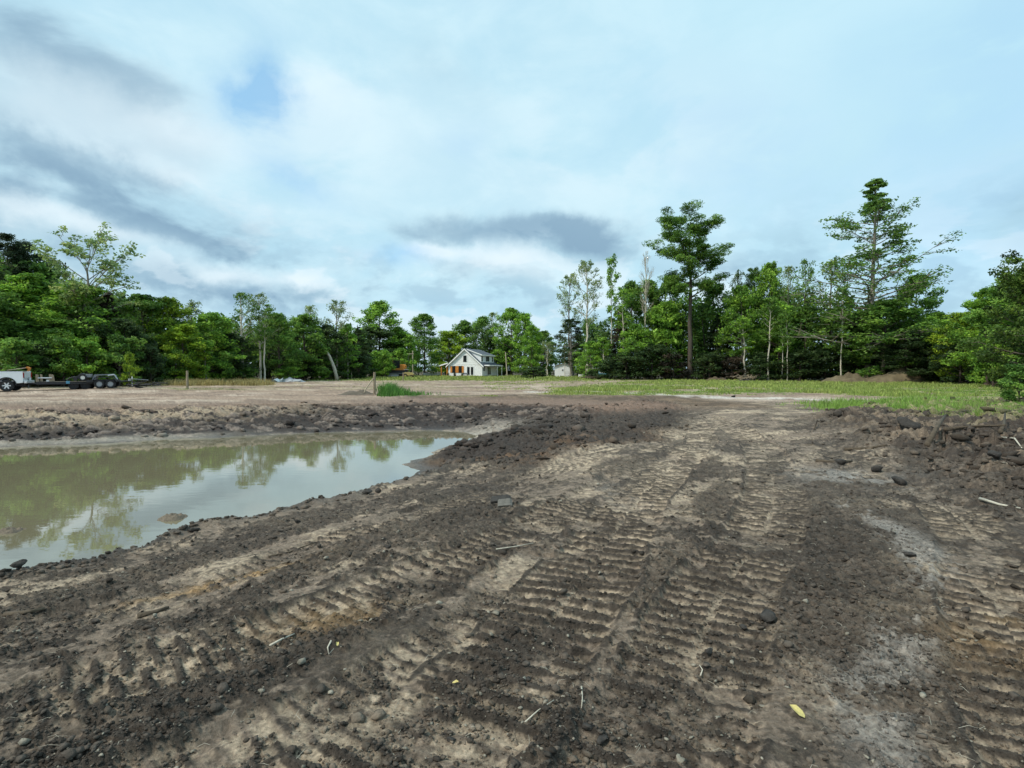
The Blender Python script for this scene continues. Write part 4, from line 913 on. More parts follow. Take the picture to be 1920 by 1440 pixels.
for x_ in (1.42, 3.02):
    pane(x_, 1.65, .72, 1.45)
    for s_ in (-1, 1):
        mb = MB(); cx_ = x_+s_*.66; mb.box(cx_-.24, cx_+.24, -.075, -.02, .90, 2.40)
        for b_ in range(3): mb.box(cx_-.22+b_*.155, cx_-.22+b_*.155+.13, -.095, -.075, .92, 2.38)
        mb.build('shutter', M['cedar'], H)
casing(2.22, 1.65, 3.0, 1.5)
for x_ in (5.05, 5.95): d_ = pane(x_, 1.30, .42, 1.62, grid=(0, 3)); d_.name = 'door'
casing(5.5, 1.35, 1.5, 1.75)
# left porch: low roof on orange posts
mb = MB(); mb.add([(-2.1, -.3, 2.62), (.25, -.3, 3.30), (.25, 6, 3.30), (-2.1, 6, 2.62), (-2.1, -.3, 2.48), (.25, -.3, 3.16), (.25, 6, 3.16), (-2.1, 6, 2.48)], [(0, 1, 2, 3), (7, 6, 5, 4), (0, 4, 5, 1), (1, 5, 6, 2), (2, 6, 7, 3), (3, 7, 4, 0)])
pr = mb.build('porch_roof', M['shingle'], H)
mb = MB(); mb.add([(-2.15, -.36, 2.66), (.0, -.36, 3.27), (.0, -.3, 3.27), (-2.15, -.3, 2.66), (-2.15, -.36, 2.38), (.0, -.36, 2.99), (.0, -.3, 2.99), (-2.15, -.3, 2.38)], [(0, 1, 2, 3), (7, 6, 5, 4), (0, 4, 5, 1), (1, 5, 6, 2), (2, 6, 7, 3), (3, 7, 4, 0)]); mb.build('porch_fascia', M['trim'], H)
for x_, y_ in ((-1.75, -.05), (-1.75, 5.6), (-.28, -.05)): MB().box(x_-.11, x_+.11, y_-.11, y_+.11, .12, 2.55 if x_ < -1 else 2.95).build('porch_post', M['cedar'], H)
MB().box(-2.1, -.06, -.2, 6, 0, .14).build('porch_floor', M['concrete'], H)
MB().box(-1.9, -.12, 5.7, 5.8, .14, 2.4).build('porch_wall', M['plastic'], H)
# dormer on the right-hand slope
dz = lambda x: 6.25-(x-mx_-.3)*.36
x0d, x1d, y0d, y1d = mx_+.6, GW-.55, .9, 9.9
mb = MB(); rz_ = lambda x: AP-sl*abs(x-mx_)+.08
mb.add([(x0d, y0d, rz_(x0d)), (x1d, y0d, rz_(x1d)), (x1d, y0d, dz(x1d)), (x0d, y0d, dz(x0d)), (x0d, y1d, rz_(x0d)), (x1d, y1d, rz_(x1d)), (x1d, y1d, dz(x1d)), (x0d, y1d, dz(x0d))],
       [(0, 1, 2, 3), (7, 6, 5, 4), (1, 5, 6, 2), (3, 2, 6, 7), (0, 4, 5, 1), (0, 3, 7, 4)]); dm = mb.build('dormer', M['siding'], H)
mb = MB(); a, b_ = mx_+.1, x1d+.3
mb.add([(a, y0d-.3, dz(a)+.2), (b_, y0d-.3, dz(b_)+.16), (b_, y1d+.3, dz(b_)+.16), (a, y1d+.3, dz(a)+.2), (a, y0d-.3, dz(a)+.05), (b_, y0d-.3, dz(b_)+.03), (b_, y1d+.3, dz(b_)+.03), (a, y1d+.3, dz(a)+.05)], [(0, 1, 2, 3), (7, 6, 5, 4), (0, 4, 5, 1), (1, 5, 6, 2), (2, 6, 7, 3), (3, 7, 4, 0)]); mb.build('dormer_roof', M['shingle'], H)
mb = MB(); mb.add([(a, y0d-.36, dz(a)+.17), (b_+.04, y0d-.36, dz(b_)+.14), (b_+.04, y0d-.30, dz(b_)+.14), (a, y0d-.30, dz(a)+.17), (a, y0d-.36, dz(a)-.05), (b_+.04, y0d-.36, dz(b_)-.07), (b_+.04, y0d-.30, dz(b_)-.07), (a, y0d-.30, dz(a)-.05)], [(0, 1, 2, 3), (7, 6, 5, 4), (0, 4, 5, 1), (1, 5, 6, 2), (2, 6, 7, 3), (3, 7, 4, 0)]); mb.box(b_, b_+.06, y0d-.3, y1d+.36, dz(b_)-.07, dz(b_)+.15); mb.build('dormer_fascia', M['trim'], H)
def sidewin(y_, z, w_, h_, xw):
    w2 = MB().box(xw+.01, xw+.06, y_-w_/2-.06, y_+w_/2+.06, z-h_/2-.06, z+h_/2+.06).build('window', M['frame'], H); MB().box(xw+.06, xw+.07, y_-w_/2, y_+w_/2, z-h_/2, z+h_/2).build('pane', M['glass'], w2)
for y_ in (1.5, 4.5, 5.3, 6.1, 9.0): sidewin(y_, 4.15, .5, 1.0, x1d)
for y_, w_, z_, h_ in ((1.3, .8, 1.85, .95),): sidewin(y_, z_, w_, h_, GW)
for y_ in (4.2, 5.4): w2 = MB().box(GW+.01, GW+.05, y_-.6, y_+.6, .3, 2.3).build('patio_door', M['trim'], H); MB().box(GW+.05, GW+.06, y_-.5, y_+.5, .4, 2.2).build('pane', M['glass'], w2)
mb = MB(); mb.add([(GW-.1, .8, 3.02), (GW+1.5, .8, 2.62), (GW+1.5, DP+.4, 2.62), (GW-.1, DP+.4, 3.02), (GW-.1, .8, 2.88), (GW+1.5, .8, 2.48), (GW+1.5, DP+.4, 2.48), (GW-.1, DP+.4, 2.88)], [(0, 1, 2, 3), (7, 6, 5, 4), (0, 4, 5, 1), (1, 5, 6, 2), (2, 6, 7, 3), (3, 7, 4, 0)]); mb.build('side_porch_roof', M['shingle'], H)
mb = MB(); mb.box(GW+1.5, GW+1.56, .75, DP+.45, 2.42, 2.66); mb.box(GW+.02, GW+1.5, .73, .8, 2.46, 2.70); mb.build('side_porch_fascia', M['trim'], H)
for y_ in (7.2, DP+.1): MB().box(GW+1.25, GW+1.40, y_-.08, y_+.08, 0, 2.5).build('side_porch_post', M['trim'], H)
hm = lambda x, y, z: H.matrix_basis @ Vector((x, y, z))
for k_, (x_, lab) in enumerate(((.35, 'dark pot left of the orange shutters'), (2.05, 'dark pot between the shuttered windows'), (3.9, 'dark pot beside the white bench'))):
    p = hm(x_, -1.0, 0); p.z = zat(p.x, p.y); e = empty('planter', p, th, lab+' against the house gable', 'planter', 'dark pots along the house')
    MB().lathe([(.0, .0), (.24, 0), (.32, .5), (.28, .5), (.22, .42), (0, .42)], (0, 0, 0), 'z', 16).build('pot', M['plastic'], e, smooth_=False)
    rg = np.random.default_rng(k_+300); v, f, c = leaves(rg, np.array([[0, 0, .62], [.1, .05, .7], [-.12, 0, .66]]), .22, 30, .16); o = link('plant', np_mesh('plant', v, f, M['leaf'], c), e); o.color = (.04, .08, .03, 1)
p = hm(4.55, -.9, 0); p.z = zat(p.x, p.y); e = empty('bench', p, th, 'small dark bench standing against the gable left of the glass doors', 'bench')
MB().box(-.6, .6, -.2, .2, .42, .48).build('seat', M['steel'], e); MB().box(-.6, .6, .17, .22, .5, .85).build('backrest', M['steel'], e)
for s_ in (-.52, .52): MB().box(s_-.04, s_+.04, -.18, .18, 0, .42).build('leg', M['plastic'], e)

# ------------------------------------------------------------------ shed
D = 129; sx_ = (1040-960)/F*D; e = empty('shed', (sx_, D, zat(sx_+2, D)), R(-6), 'small white garden shed with one little window under the dark cedar', 'shed')
SW = 3.95; mb = MB(); mb.prism([(0, 0), (SW, 0), (SW, 2.25), (SW/2, 2.95), (0, 2.25)], 0, 5); mb.build('wall', M['siding'], e)
for s_, (xa, xb) in ((0, (-.3, SW/2)), (1, (SW/2, SW+.3))):
    f_ = lambda x: 3.05-.355*abs(x-SW/2)
    mb = MB(); mb.add([(xa, -.25, f_(xa)), (xb, -.25, f_(xb)), (xb, 5.2, f_(xb)), (xa, 5.2, f_(xa)), (xa, -.25, f_(xa)-.1), (xb, -.25, f_(xb)-.1), (xb, 5.2, f_(xb)-.1), (xa, 5.2, f_(xa)-.1)], [(0, 1, 2, 3), (7, 6, 5, 4), (0, 4, 5, 1), (1, 5, 6, 2), (2, 6, 7, 3), (3, 7, 4, 0)]); mb.build('roof', M['shingle2'], e)
w2 = MB().box(1.55, 2.05, -.05, .0, 1.25, 1.75).build('window', M['trim'], e); MB().box(1.63, 1.97, -.06, -.05, 1.33, 1.67).build('pane', M['glass'], w2)
def rail(name, x, D, w_, h_, nr_, lab, cat, mt, rz=0., posts=3):
    e = empty(name, (x, D, zat(x, D)), rz, lab, cat)
    for k_ in range(posts): px_ = w_*k_/(posts-1); MB().tube([(px_, 0, -.1), (px_, 0, h_)], .04).build('post', mt, e)
    for k_ in range(nr_): z = h_*(k_+1)/nr_-.04; MB().tube([(0, -.05, z), (w_, -.05, z)], .03).build('rail', mt, e)
    return e
rail('pipe_gate', sx_+2.1, 126.5, 2.0, 1.05, 3, 'grey pipe gate standing in front of the white shed', 'gate', M['steel'], posts=2)
D = 122; x_ = (1090-960)/F*D; z_ = zat(x_, D); e = empty('storage_box', (x_, D, z_), .1, 'white low storage box beside the cedar trunk right of the shed', 'box')
MB().box(-.55, .55, -.3, .3, 0, .45).build('body', M['white'], e, bevel=.02); MB().box(-.58, .58, -.33, .33, .45, .53).build('lid', M['trim'], e, bevel=.02)
# blue sign on posts
D = 98; x_ = (1130-960)/F*D; z_ = zat(x_, D); e = empty('yard_sign', (x_, D, z_), 0, 'small pale blue board on two posts in front of the scrub right of the shed', 'sign')
MB().box(-.72, .72, -.03, .03, .82, 1.38).build('board', M['signblue'], e); MB().box(-.62, .55, -.036, -.03, 1.02, 1.22).build('pale_band', M['white'], e)
for s_ in (-.6, .6): MB().box(s_-.04, s_+.04, .03, .10, 0, 1.38).build('post', M['wood_grey'], e)
rail('rail_fence', (1098-960)/F*100, 100, 2.3, 2.4, 4, 'dark rail pen frame left of the blue sign', 'fence', M['wood_grey'])
# low white object left of the house, little white car
D = 138; x_ = (812-960)/F*D; e = empty('boat_hull', (x_, D, zat(x_, D)+.0), R(5), 'low white boat hull on the ground left of the house porch', 'boat')
mb = MB(); n0 = []
for k_, (xx, w_, zb) in enumerate([(-2.3, .7, .35), (-1.2, .85, .25), (0, .9, .22), (1.2, .7, .3), (2.0, .35, .45), (2.4, .04, .62)]):
    mb.v += [(xx, -w_, .85), (xx, -w_*.7, zb), (xx, 0, zb-.15), (xx, w_*.7, zb), (xx, w_, .85)]
for k_ in range(5):
    for j_ in range(4): a = k_*5+j_; mb.f.append((a, a+1, a+6, a+5))
    mb.f.append((k_*5+4, k_*5, k_*5+5, k_*5+9))
mb.f.append((0, 1, 2, 3, 4)); mb.build('hull', M['white'], e); MB().box(-2.3, 2.0, -.75, .75, .86, .90).build('deck', M['sheet'], e)

# ------------------------------------------------------------------ poles and posts
def pole(px, D, ty, by_px, rad, mt, name, lab, cat, group=None, tilt=0., cap=None):
    x = (px-960)/F*D; z = zat(x, D); h = (HZ-ty)/F*D+1.6-z
    mb = MB(); mb.tube([(0, 0, -.3), (0, 0, h*.5), (0, 0, h)], [rad, rad*.92, rad*.8], 10); o = mb.build(name, mt, None, loc=(x, D, z)); o.rotation_euler = (0, tilt, 0); tag(o, lab, cat, group); return o, h
x1 = (759.5-960)/F*124; x2 = (774-960)/F*124; z_ = zat(x1, 124); hh2 = (HZ-661)/F*124+1.6-z_
e = empty('power_pole', (x1, 124, z_), 0, 'pair of grey utility poles joined by a crossbar between excavator and house', 'utility poles')
MB().tube([(0, 0, -.3), (0, 0, hh2)], [.12, .10], 10).build('pole', M['wood_pale'], e); MB().tube([(x2-x1, 0, -.3), (x2-x1, 0, hh2+.4)], [.12, .10], 10).build('pole', M['wood_pale'], e); MB().box(-1.2, x2-x1+.2, -.16, -.08, hh2-.35, hh2-.22).build('crossbar', M['wood_pale'], e)
pole(951, 128, 660, 0, .13, M['wood_pale'], 'utility_pole', 'single leaning grey pole standing right of the house', 'pole', None, R(-4))
pole(1060-1, 0+124, 640, 0, .05, M['wood_pale'], 'thin_pole', 'thin pale pole beside the shed under the cedar', 'pole')
pole(351, 45, 695, 0, .10, M['wood_grey'], 'fence_post', 'lone weathered fence post on the bare yard in front of the left wood', 'fence post', 'fence posts on the yard')
pole(756, 80, 698, 0, .09, M['wood_grey'], 'fence_post', 'grey fence post standing in front of the excavator cab', 'fence post', 'fence posts on the yard')
x_ = (702-960)/F*36; z_ = zat(x_, 36); e = empty('braced_post', (x_, 36, z_), 0, 'weathered fence post propped by a pale diagonal board beside the rushes', 'fence post', 'fence posts on the yard')
MB().tube([(0, 0, -.3), (0, 0, .8), (.01, 0, 1.42)], [.085, .08, .075], 10).build('post', M['wood_grey'], e)
MB().tube([(-.06, -.05, 1.02), (-.52, -.12, .36), (-.62, -.12, .12)], .045, 6).build('brace', M['wood_pale'], e)
mb = MB()
x_ = (645-960)/F*93; z_ = zat(x_, 93); e = empty('gate_posts', (x_, 93, z_), 0, 'three short pale posts with a cross rail in front of the dark left wood', 'fence')
for k_, xx in enumerate((0, .68, 1.24)): MB().tube([(xx, 0, -.2), (xx, 0, 1.15+.05*k_)], .075, 8).build('post', M['wood_pale'], e)
MB().tube([(0, -.06, .95), (.68, -.06, .85)], .045, 6).build('rail', M['wood_pale'], e); MB().tube([(.68, -.06, 1.05), (1.24, -.06, 1.05)], .045, 6).build('rail', M['wood_pale'], e)

# ------------------------------------------------------------------ crumpled tarp with sheets, white log, root pile
rg = np.random.default_rng(31)
x_ = (540-960)/F*74; z_ = zat(x_, 74)
def heap(name, c, sx, sy, sz, m, seed, nx=26, ny=14, rough=.35, ridge=None):
    gx_, gy_ = np.meshgrid(np.linspace(-1, 1, nx), np.linspace(-1, 1, ny)); r = np.sqrt(gx_**2+gy_**2)
    z = np.clip(1-r**1.6, -.1, 1)*(.55+rough*2*(fbm(gx_+seed, gy_, 3.2, 4, seed)-.3))
    v = np.stack([gx_*sx, gy_*sy, z*sz], 2).reshape(-1, 3); i = np.arange(ny-1)[:, None]*nx; j = np.arange(nx-1)[None]; f = np.stack([i+j, i+j+1, i+nx+j+1, i+nx+j], 2).reshape(-1, 4)
    return np_mesh(name, v, f, m)
e = empty('tarp_pile', (x_, 74, z_), 0, 'crumpled grey tarp and bent metal sheets lying at the foot of the left wood', 'debris pile')
link('tarp', heap('tarp', 0, 2.1, 1.0, .62, M['sheet'], 5, 30, 14, .6), e, (0.3, 0, -.02)); link('dark_tarp', heap('dark_tarp', 0, .9, .6, .45, M['steel'], 8, 16, 10, .5), e, (-1.6, -.3, 0))
for k_ in range(5):
    m_ = Matrix.Translation((rg.uniform(-1., 1.8), -.8+rg.uniform(-.2, .2), .22)) @ Matrix.Rotation(rg.uniform(-.5, .5), 4, 'Z') @ Matrix.Rotation(rg.uniform(-.45, .45), 4, 'Y') @ Matrix.Rotation(rg.uniform(.1, .6), 4, 'X')
    MB().box(-.45, .45, -.3, .3, -.01, .01, m_).build('sheet', M['white'] if k_ % 2 else M['sheet'], e)
e_m = bpy.data.materials.get('soil')
def mound(px, D, sx, sy, sz, seed, lab, name='earth_mound', cat='mound', ctint=(.15, .12, .075)):
    x = (px-960)/F*D; z = zat(x, D); me = heap(name, 0, sx, sy, sz, M['clod'], seed, 70, 34, .55)
    n = len(me.vertices); c = np.ones((n, 4), np.float32); rg2 = np.random.default_rng(seed); vv = np.empty(n*3, np.float32); me.vertices.foreach_get('co', vv); vv = vv.reshape(-1, 3)
    q = fbm(vv[:, 0], vv[:, 1], 1.6, 4, seed); c[:, :3] = np.array(ctint)*(.55+q[:, None]*.9)
    a = me.color_attributes.new('tint', 'FLOAT_COLOR', 'POINT'); a.data.foreach_set('color', c.ravel())
    return tag(link(name, me, None, (x, D, z-.05)), lab, cat)
mound(1690, 70.5, 5.2, 2.4, 1.9, 51, 'brown earth mound at the foot of the tallest tree, larger right hump')
mound(1590, 71.5, 3.6, 1.9, 1.35, 52, 'lower left earth mound beside the slim crooked trunk')
mound(1635, 72.5, 2.6, 1.6, 1.25, 55, 'small earth mound between the two larger mounds')
mound(1345, 84, 2.0, 1.2, .7, 53, 'low soil heap right of the tall pine base', ctint=(.10, .075, .05))
x_ = (1398-960)/F*82; e = empty('root_pile', (x_, 82, zat(x_, 82)), 0, 'tangle of torn roots and branches lying right of the tall pine', 'brush pile')
mb = MB()
for k_ in range(26):
    a = rg.uniform(0, 6.28); l_ = rg.uniform(.7, 1.9); p0 = Vector((rg.normal()*.6, rg.normal()*.4, rg.uniform(0, .5))); mb.tube([p0, p0+Vector((math.cos(a)*l_*.5, math.sin(a)*l_*.3, rg.uniform(.1, .6))), p0+Vector((math.cos(a)*l_, math.sin(a)*l_*.6, rg.uniform(-.1, .5)))], [.07, .05, .02], 5)
mb.build('roots', M['wood_grey'], e); link('soil', heap('soil', 0, 1.5, 1.0, .5, M['stone'], 9, 20, 12), e)
x_ = (1120-960)/F*94; e = empty('log_pile', (x_, 94, zat(x_, 94)), 0, 'low pile of dark cut branches below the blue sign', 'brush pile')
mb = MB()
for k_ in range(16):
    a = rg.uniform(-.5, .5); l_ = rg.uniform(.8, 2.0); p0 = Vector((rg.normal()*1.2-1, rg.normal()*.3, rg.uniform(.05, .4))); mb.tube([p0, p0+Vector((math.cos(a)*l_, math.sin(a)*l_*.6, rg.uniform(-.05, .2)))], [.09, .06], 6)
mb.build('branches', M['root'], e)
mound(672, 36.3, .0+1.5, .9, .38, 57, 'low heap of dark dug soil at the foot of the braced post', ctint=(.12, .10, .08))

# ------------------------------------------------------------------ vehicles
def wheel(parent, x, y, z, r, w_, rim, side=-1, spokes=6, hole=True):
    ty_ = MB().lathe([(r*.60, -w_/2), (r*.93, -w_/2), (r, -w_*.36), (r, w_*.36), (r*.93, w_/2), (r*.60, w_/2)], (x, y, z), 'y', 32).build('tyre', M['tyre'], parent, smooth_=False)
    o = side*w_*.30
    rm = MB().lathe([(r*.60, -w_/2+.01), (r*.615, -w_/2+.01), (r*.615, w_/2-.01), (r*.60, w_/2-.01)], (x, y, z), 'y', 28)
    rm.lathe([(.001, o-.015), (r*.16, o-.03), (r*.2, o), (r*.2, o+.03), (.001, o+.03)], (x, y, z), 'y', 16)
    for k_ in range(spokes):
        a = 2*math.pi*k_/spokes; m_ = Matrix.Translation((x, y+o, z)) @ Matrix.Rotation(a, 4, 'Y'); rm.box(r*.12, r*.605, -.012, .02, -r*(.10 if spokes < 12 else .08), r*(.10 if spokes < 12 else .08), m_)
    rm.build('rim', M[rim], parent)
    MB().lathe([(.001, -.03), (r*.6, -.03), (r*.6, -.01), (.001, -.01)], (x, y, z), 'y', 24).build('brake_disc', M['dark'], parent)
def wheel_part(parent, x, y, z, r, w_, rim, side=-1, spokes=6):
    e = bpy.data.objects.new('wheel', None); COL.objects.link(e); e.parent = parent; e.location = (x, y, z); e.empty_display_size = .2
    wheel(e, 0, 0, 0, r, w_, rim, side, spokes); return e
va = math.atan2(.46, .887); ux, uy = math.cos(va), math.sin(va)
tx, ty0 = -35.55, 40.0; tz = zat(tx, ty0)+.03
T_ = empty('pickup_truck', (tx, ty0, tz), va, 'white pickup truck at the left edge, only its rear half in view', 'pickup truck')
T_['label'] = 'white pickup truck cut by the left edge, towing the black trailer'
# local x towards the rear, local y away from the camera; near side at y=0..; body width 1.95
def arch(cx_, cz, r, n=12): return [(cx_+r*math.cos(a), cz+r*math.sin(a)) for a in [math.pi*i/n for i in range(n+1)]]
bw = 1.95; WR = .41
prof = [(.90, .60), (.92, 1.0), (.89, 1.42), (-.95, 1.42), (-.95, .56)]+[(-.52, .56)]+[(p_[0], p_[1]) for p_ in reversed(arch(0, .44, .50))]+[(.52, .56)]
mb = MB(); mb.prism(prof, -.10, .02); mb.prism(prof, bw-.12, bw); mb.box(.80, .89, .021, bw-.121, .70, 1.40); mb.box(-.95, .79, .021, bw-.121, .70, .76); mb.box(-.95, -.90, .021, bw-.121, .761, 1.40)
mb.build('bed', M['paint'], T_, bevel=.02)
fl_ = MB()
ar = arch(0, .44, .505, 14); ar2 = arch(0, .44, .57, 14)
for k_ in range(14): fl_.add([(ar[k_][0], -.13, ar[k_][1]), (ar[k_+1][0], -.13, ar[k_+1][1]), (ar2[k_+1][0], -.13, ar2[k_+1][1]), (ar2[k_][0], -.13, ar2[k_][1]), (ar[k_][0], -.101, ar[k_][1]), (ar[k_+1][0], -.101, ar[k_+1][1]), (ar2[k_+1][0], -.101, ar2[k_+1][1]), (ar2[k_][0], -.101, ar2[k_][1])], [(0, 1, 2, 3), (7, 6, 5, 4), (3, 2, 6, 7), (1, 0, 4, 5)])
fl_.build('wheel_arch', M['plastic'], T_)
cab = [(-.97, .52), (-.97, 1.40), (-1.02, 1.88), (-1.30, 1.93), (-2.45, 1.93), (-2.75, 1.86), (-3.35, 1.28), (-4.45, 1.18), (-4.65, .98), (-4.66, .50), (-4.20, .50)]+[(p_[0]-3.7, p_[1]) for p_ in arch(0, .44, .50)]+[(-3.15, .50)]
MB().prism(cab, -.06, bw-.04).build('cab', M['paint'], T_, bevel=.03)
for xs, zs in ((-1.75, 0), (-2.75, 0)):
    MB().prism([(xs+.42, 1.36), (xs+.40, 1.80), (xs-.42 if xs > -2 else xs-.05, 1.80), (xs-.44, 1.36)], -.075, -.061).build('side_window', M['glass'], T_)
MB().prism([(-.955, 1.45), (-.99, 1.83), (-1.0, 1.83), (-.965, 1.45)], .25, bw-.3).build('rear_window', M['glass'], T_)
MB().box(-.93, .88, -.11, .03, 1.421, 1.45).build('bed_rail', M['plastic'], T_)
MB().box(-.93, .7, .05, bw-.15, 1.35, 1.47).build('bed_cover', M['plastic'], T_)
MB().box(.93, 1.10, -.02, bw-.0, .56, .76).build('bumper', M['chrome'], T_, bevel=.03)
for y_ in (-.06, bw-.09): MB().box(.901, .935, y_-.03, y_+.15, .95, 1.32).build('tail_light', M['red'], T_)
MB().box(.923, .95, .25, bw-.35, .9, 1.3).build('tailgate', M['paint'], T_, bevel=.015)
for x_ in (0, -3.7):
    for y_, sd in ((.02, -1), (bw-.16, 1)): wheel_part(T_, x_, y_, WR, WR, .27, 'chrome', sd, 6)
MB().box(-4.3, .9, .35, bw-.45, .36, .55).build('chassis', M['dark'], T_)
# tool leaning out of the bed
e = empty('rake', (tx, ty0, tz), va, 'orange headed rake sticking out over the truck tailgate', 'rake')
MB().tube([(-.1, .5, 1.49), (1.12, .25, 1.68)], .025, 6).build('handle', M['wood_pale'], e); m_ = Matrix.Translation((1.16, .25, 1.66)) @ Matrix.Rotation(.5, 4, 'Y'); MB().box(-.10, .10, -.25, .2, -.05, .05, m_).box(.06, .12, -.25, .2, -.22, -.05, m_).build('head', M['orange'], e)

def place(s_, off=0.):   # distance along the vehicle line from the rear axle
    return tx+ux*s_-uy*off, ty0+uy*s_+ux*off
# flatbed trailer behind the truck
ax_, ay_ = place(3.05, .1); A = empty('flatbed_trailer', (ax_, ay_, zat(ax_, ay_)+.02), va, 'long low black flatbed trailer hitched behind the white truck', 'trailer')
MB().box(-1.35, 1.75, 0, 1.9, .50, .60).build('deck', M['wood_grey'], A); 
mb = MB(); mb.box(-1.4, 1.8, -.06, 0, .42, .62); mb.box(-1.4, 1.8, 1.9, 1.96, .42, .62); mb.box(-1.46, -1.4, -.06, 1.96, .42, .62); mb.box(1.8, 1.86, -.06, 1.96, .42, .62); mb.build('frame', M['dark'], A)
mb = MB(); mb.tube([(-1.45, .1, .48), (-2.4, .95, .46)], .05); mb.tube([(-1.45, 1.8, .48), (-2.4, .95, .46)], .05); mb.tube([(-2.4, .95, .46), (-1.9, .95, .46)], .06); mb.build('tongue', M['dark'], A)
MB().tube([(-2.1, .95, .12), (-2.1, .95, .95)], .04).build('jack', M['steel'], A)
for s_, w_ in ((-1.38, .10), (-1.15, .07), (.05-.6, .16)):
    MB().prism([(s_-w_, .62), (s_+w_, .62), (s_+w_*.5, 1.12), (s_-w_*1.1, 1.16)], .02, .10).build('stake', M['wood_grey'], A)
MB().tube([(-1.35, .0, .88), (-.55, .0, .88)], .05).build('stake_rail', M['sheet'], A)
MB().box(-.9, -.55, .1, .5, .605, .75).build('cargo_box', M['white'], A)
for x_ in (.70, 1.42):
    for y_, sd in ((.12, -1), (1.75, 1)): wheel_part(A, x_, y_, .31, .31, .2, 'dark', sd, 10)
MB().box(.28, .50, -.09, -.061, .46, .66).build('blue_cloth', M['blue'], A)
# utility trailer with load
bx_, by_ = place(5.6, -.15); B = empty('utility_trailer', (bx_, by_, zat(bx_, by_)+.02), va, 'black tandem utility trailer with fender and grey wheels, loaded with scrap', 'trailer')
MB().box(-1.0, .72, 0, 1.7, .52, .60).build('deck', M['wood_grey'], B); mb = MB(); mb.box(-1.05, .78, -.05, 0, .44, .64); mb.box(-1.05, .78, 1.7, 1.75, .44, .64); mb.box(.78, .84, -.05, 1.75, .44, .64); mb.build('frame', M['dark'], B)
mb = MB(); mb.add([(-.62, 0, .60), (-.5, 0, .84), (.66, 0, .84), (.84, 0, .50), (-.62, -.30, .60), (-.5, -.30, .84), (.66, -.30, .84), (.84, -.30, .50)], [(0, 1, 5, 4), (1, 2, 6, 5), (2, 3, 7, 6), (4, 5, 6, 7)]); 
for k_ in range(1): pass
fo = MB(); 
for (a1, a2) in (((-.62, .58), (-.48, .84)), ((-.48, .84), (.62, .84)), ((.62, .84), (.86, .52))):
    fo.add([(a1[0], -.30, a1[1]), (a2[0], -.30, a2[1]), (a2[0], -.052, a2[1]), (a1[0], -.052, a1[1]), (a1[0], -.30, a1[1]-.05), (a2[0], -.30, a2[1]-.05), (a2[0], -.052, a2[1]-.05), (a1[0], -.052, a1[1]-.05)], [(0, 1, 2, 3), (7, 6, 5, 4), (0, 4, 5, 1), (1, 5, 6, 2), (2, 6, 7, 3), (3, 7, 4, 0)])
fo.build('fender', M['dark'], B)
for x_ in (-.22, .46):
    for y_, sd in ((-.17, -1), (1.85, 1)): wheel_part(B, x_, y_, .32, .32, .2, 'greyrim', sd, 14)
mb = MB(); mb.tube([(.84, .2, .5), (1.75, .85, .50)], .045); mb.tube([(.84, 1.5, .5), (1.75, .85, .50)], .045); mb.tube([(1.7, .85, .5), (2.1, .85, .5)], .045); mb.build('tongue', M['dark'], B)
MB().box(1.45, 1.62, .78, .92, .52, .70).build('winch', M['white'], B, bevel=.02); MB().tube([(1.7, .85, .0), (1.7, .85, .85)], .035).build('jack', M['white'], B)
# things on the trailers
lx, ly = place(5.35, .1); zt = zat(bx_, by_)+.02+.60
e = empty('metal_panel', (lx, ly, zt), va, 'bent dark sheet panels lying on the utility trailer above its fender', 'metal panel')
mb = MB(); mb.prism([(-.5, 0), (-.35, .42), (.75, .46), (.95, .30), (.6, .38), (-.2, .34), (-.3, 0)], 0, .9); mb.build('sheet', M['steel'], e); MB().tube([(.5, -.05, .34), (.9, -.05, .40), (1.1, -.05, .05)], .05).build('hoop', M['sheet'], e)
lx, ly = place(4.35, -.1); e = empty('garden_cart', (lx, ly, zat(*place(4.3))+.62), va, 'small dark machine with a white rimmed wheel standing on the trailer deck', 'machine')
wheel_part(e, 0, 0, .24, .24, .12, 'whiterim', -1, 16); MB().prism([(-.55, .12), (.05, .18), (.12, .50), (-.1, .58), (-.35, .36), (-.6, .30)], .10, .75).build('body', M['dark'], e, bevel=.02)
MB().tube([(-.5, .2, .3), (-.8, .2, .22), (-1.0, .2, .06)], .05).build('arm', M['dark'], e); MB().lathe([(.001, -.04), (.13, -.04), (.13, .04), (.001, .04)], (-.45, .0, .14), 'y', 16).build('pulley', M['dark'], e); MB().box(.15, .5, .1, .6, .25, .5).build('engine', M['steel'], e, bevel=.02)
# scrap heap right of the tongue
lx, ly = place(7.8, .7); e = empty('scrap_heap', (lx, ly, zat(lx, ly)), va, 'low heap of dark scrap metal right of the utility trailer tongue', 'scrap heap')
mb = MB()
for k_ in range(14):
    p0 = Vector((rg.uniform(-.9, .9), rg.uniform(-.4, .4), rg.uniform(.05, .55))); a = rg.uniform(-.4, .4); l_ = rg.uniform(.4, 1.1); mb.tube([p0, p0+Vector((math.cos(a)*l_, math.sin(a)*l_*.5, rg.uniform(-.15, .2)))], [.05, .04], 5)
mb.build('pipes', M['dark'], e); MB().box(-.8, .5, -.2, .3, .62, .66, Matrix.Rotation(.1, 4, 'Y')).build('plate', M['steel'], e)

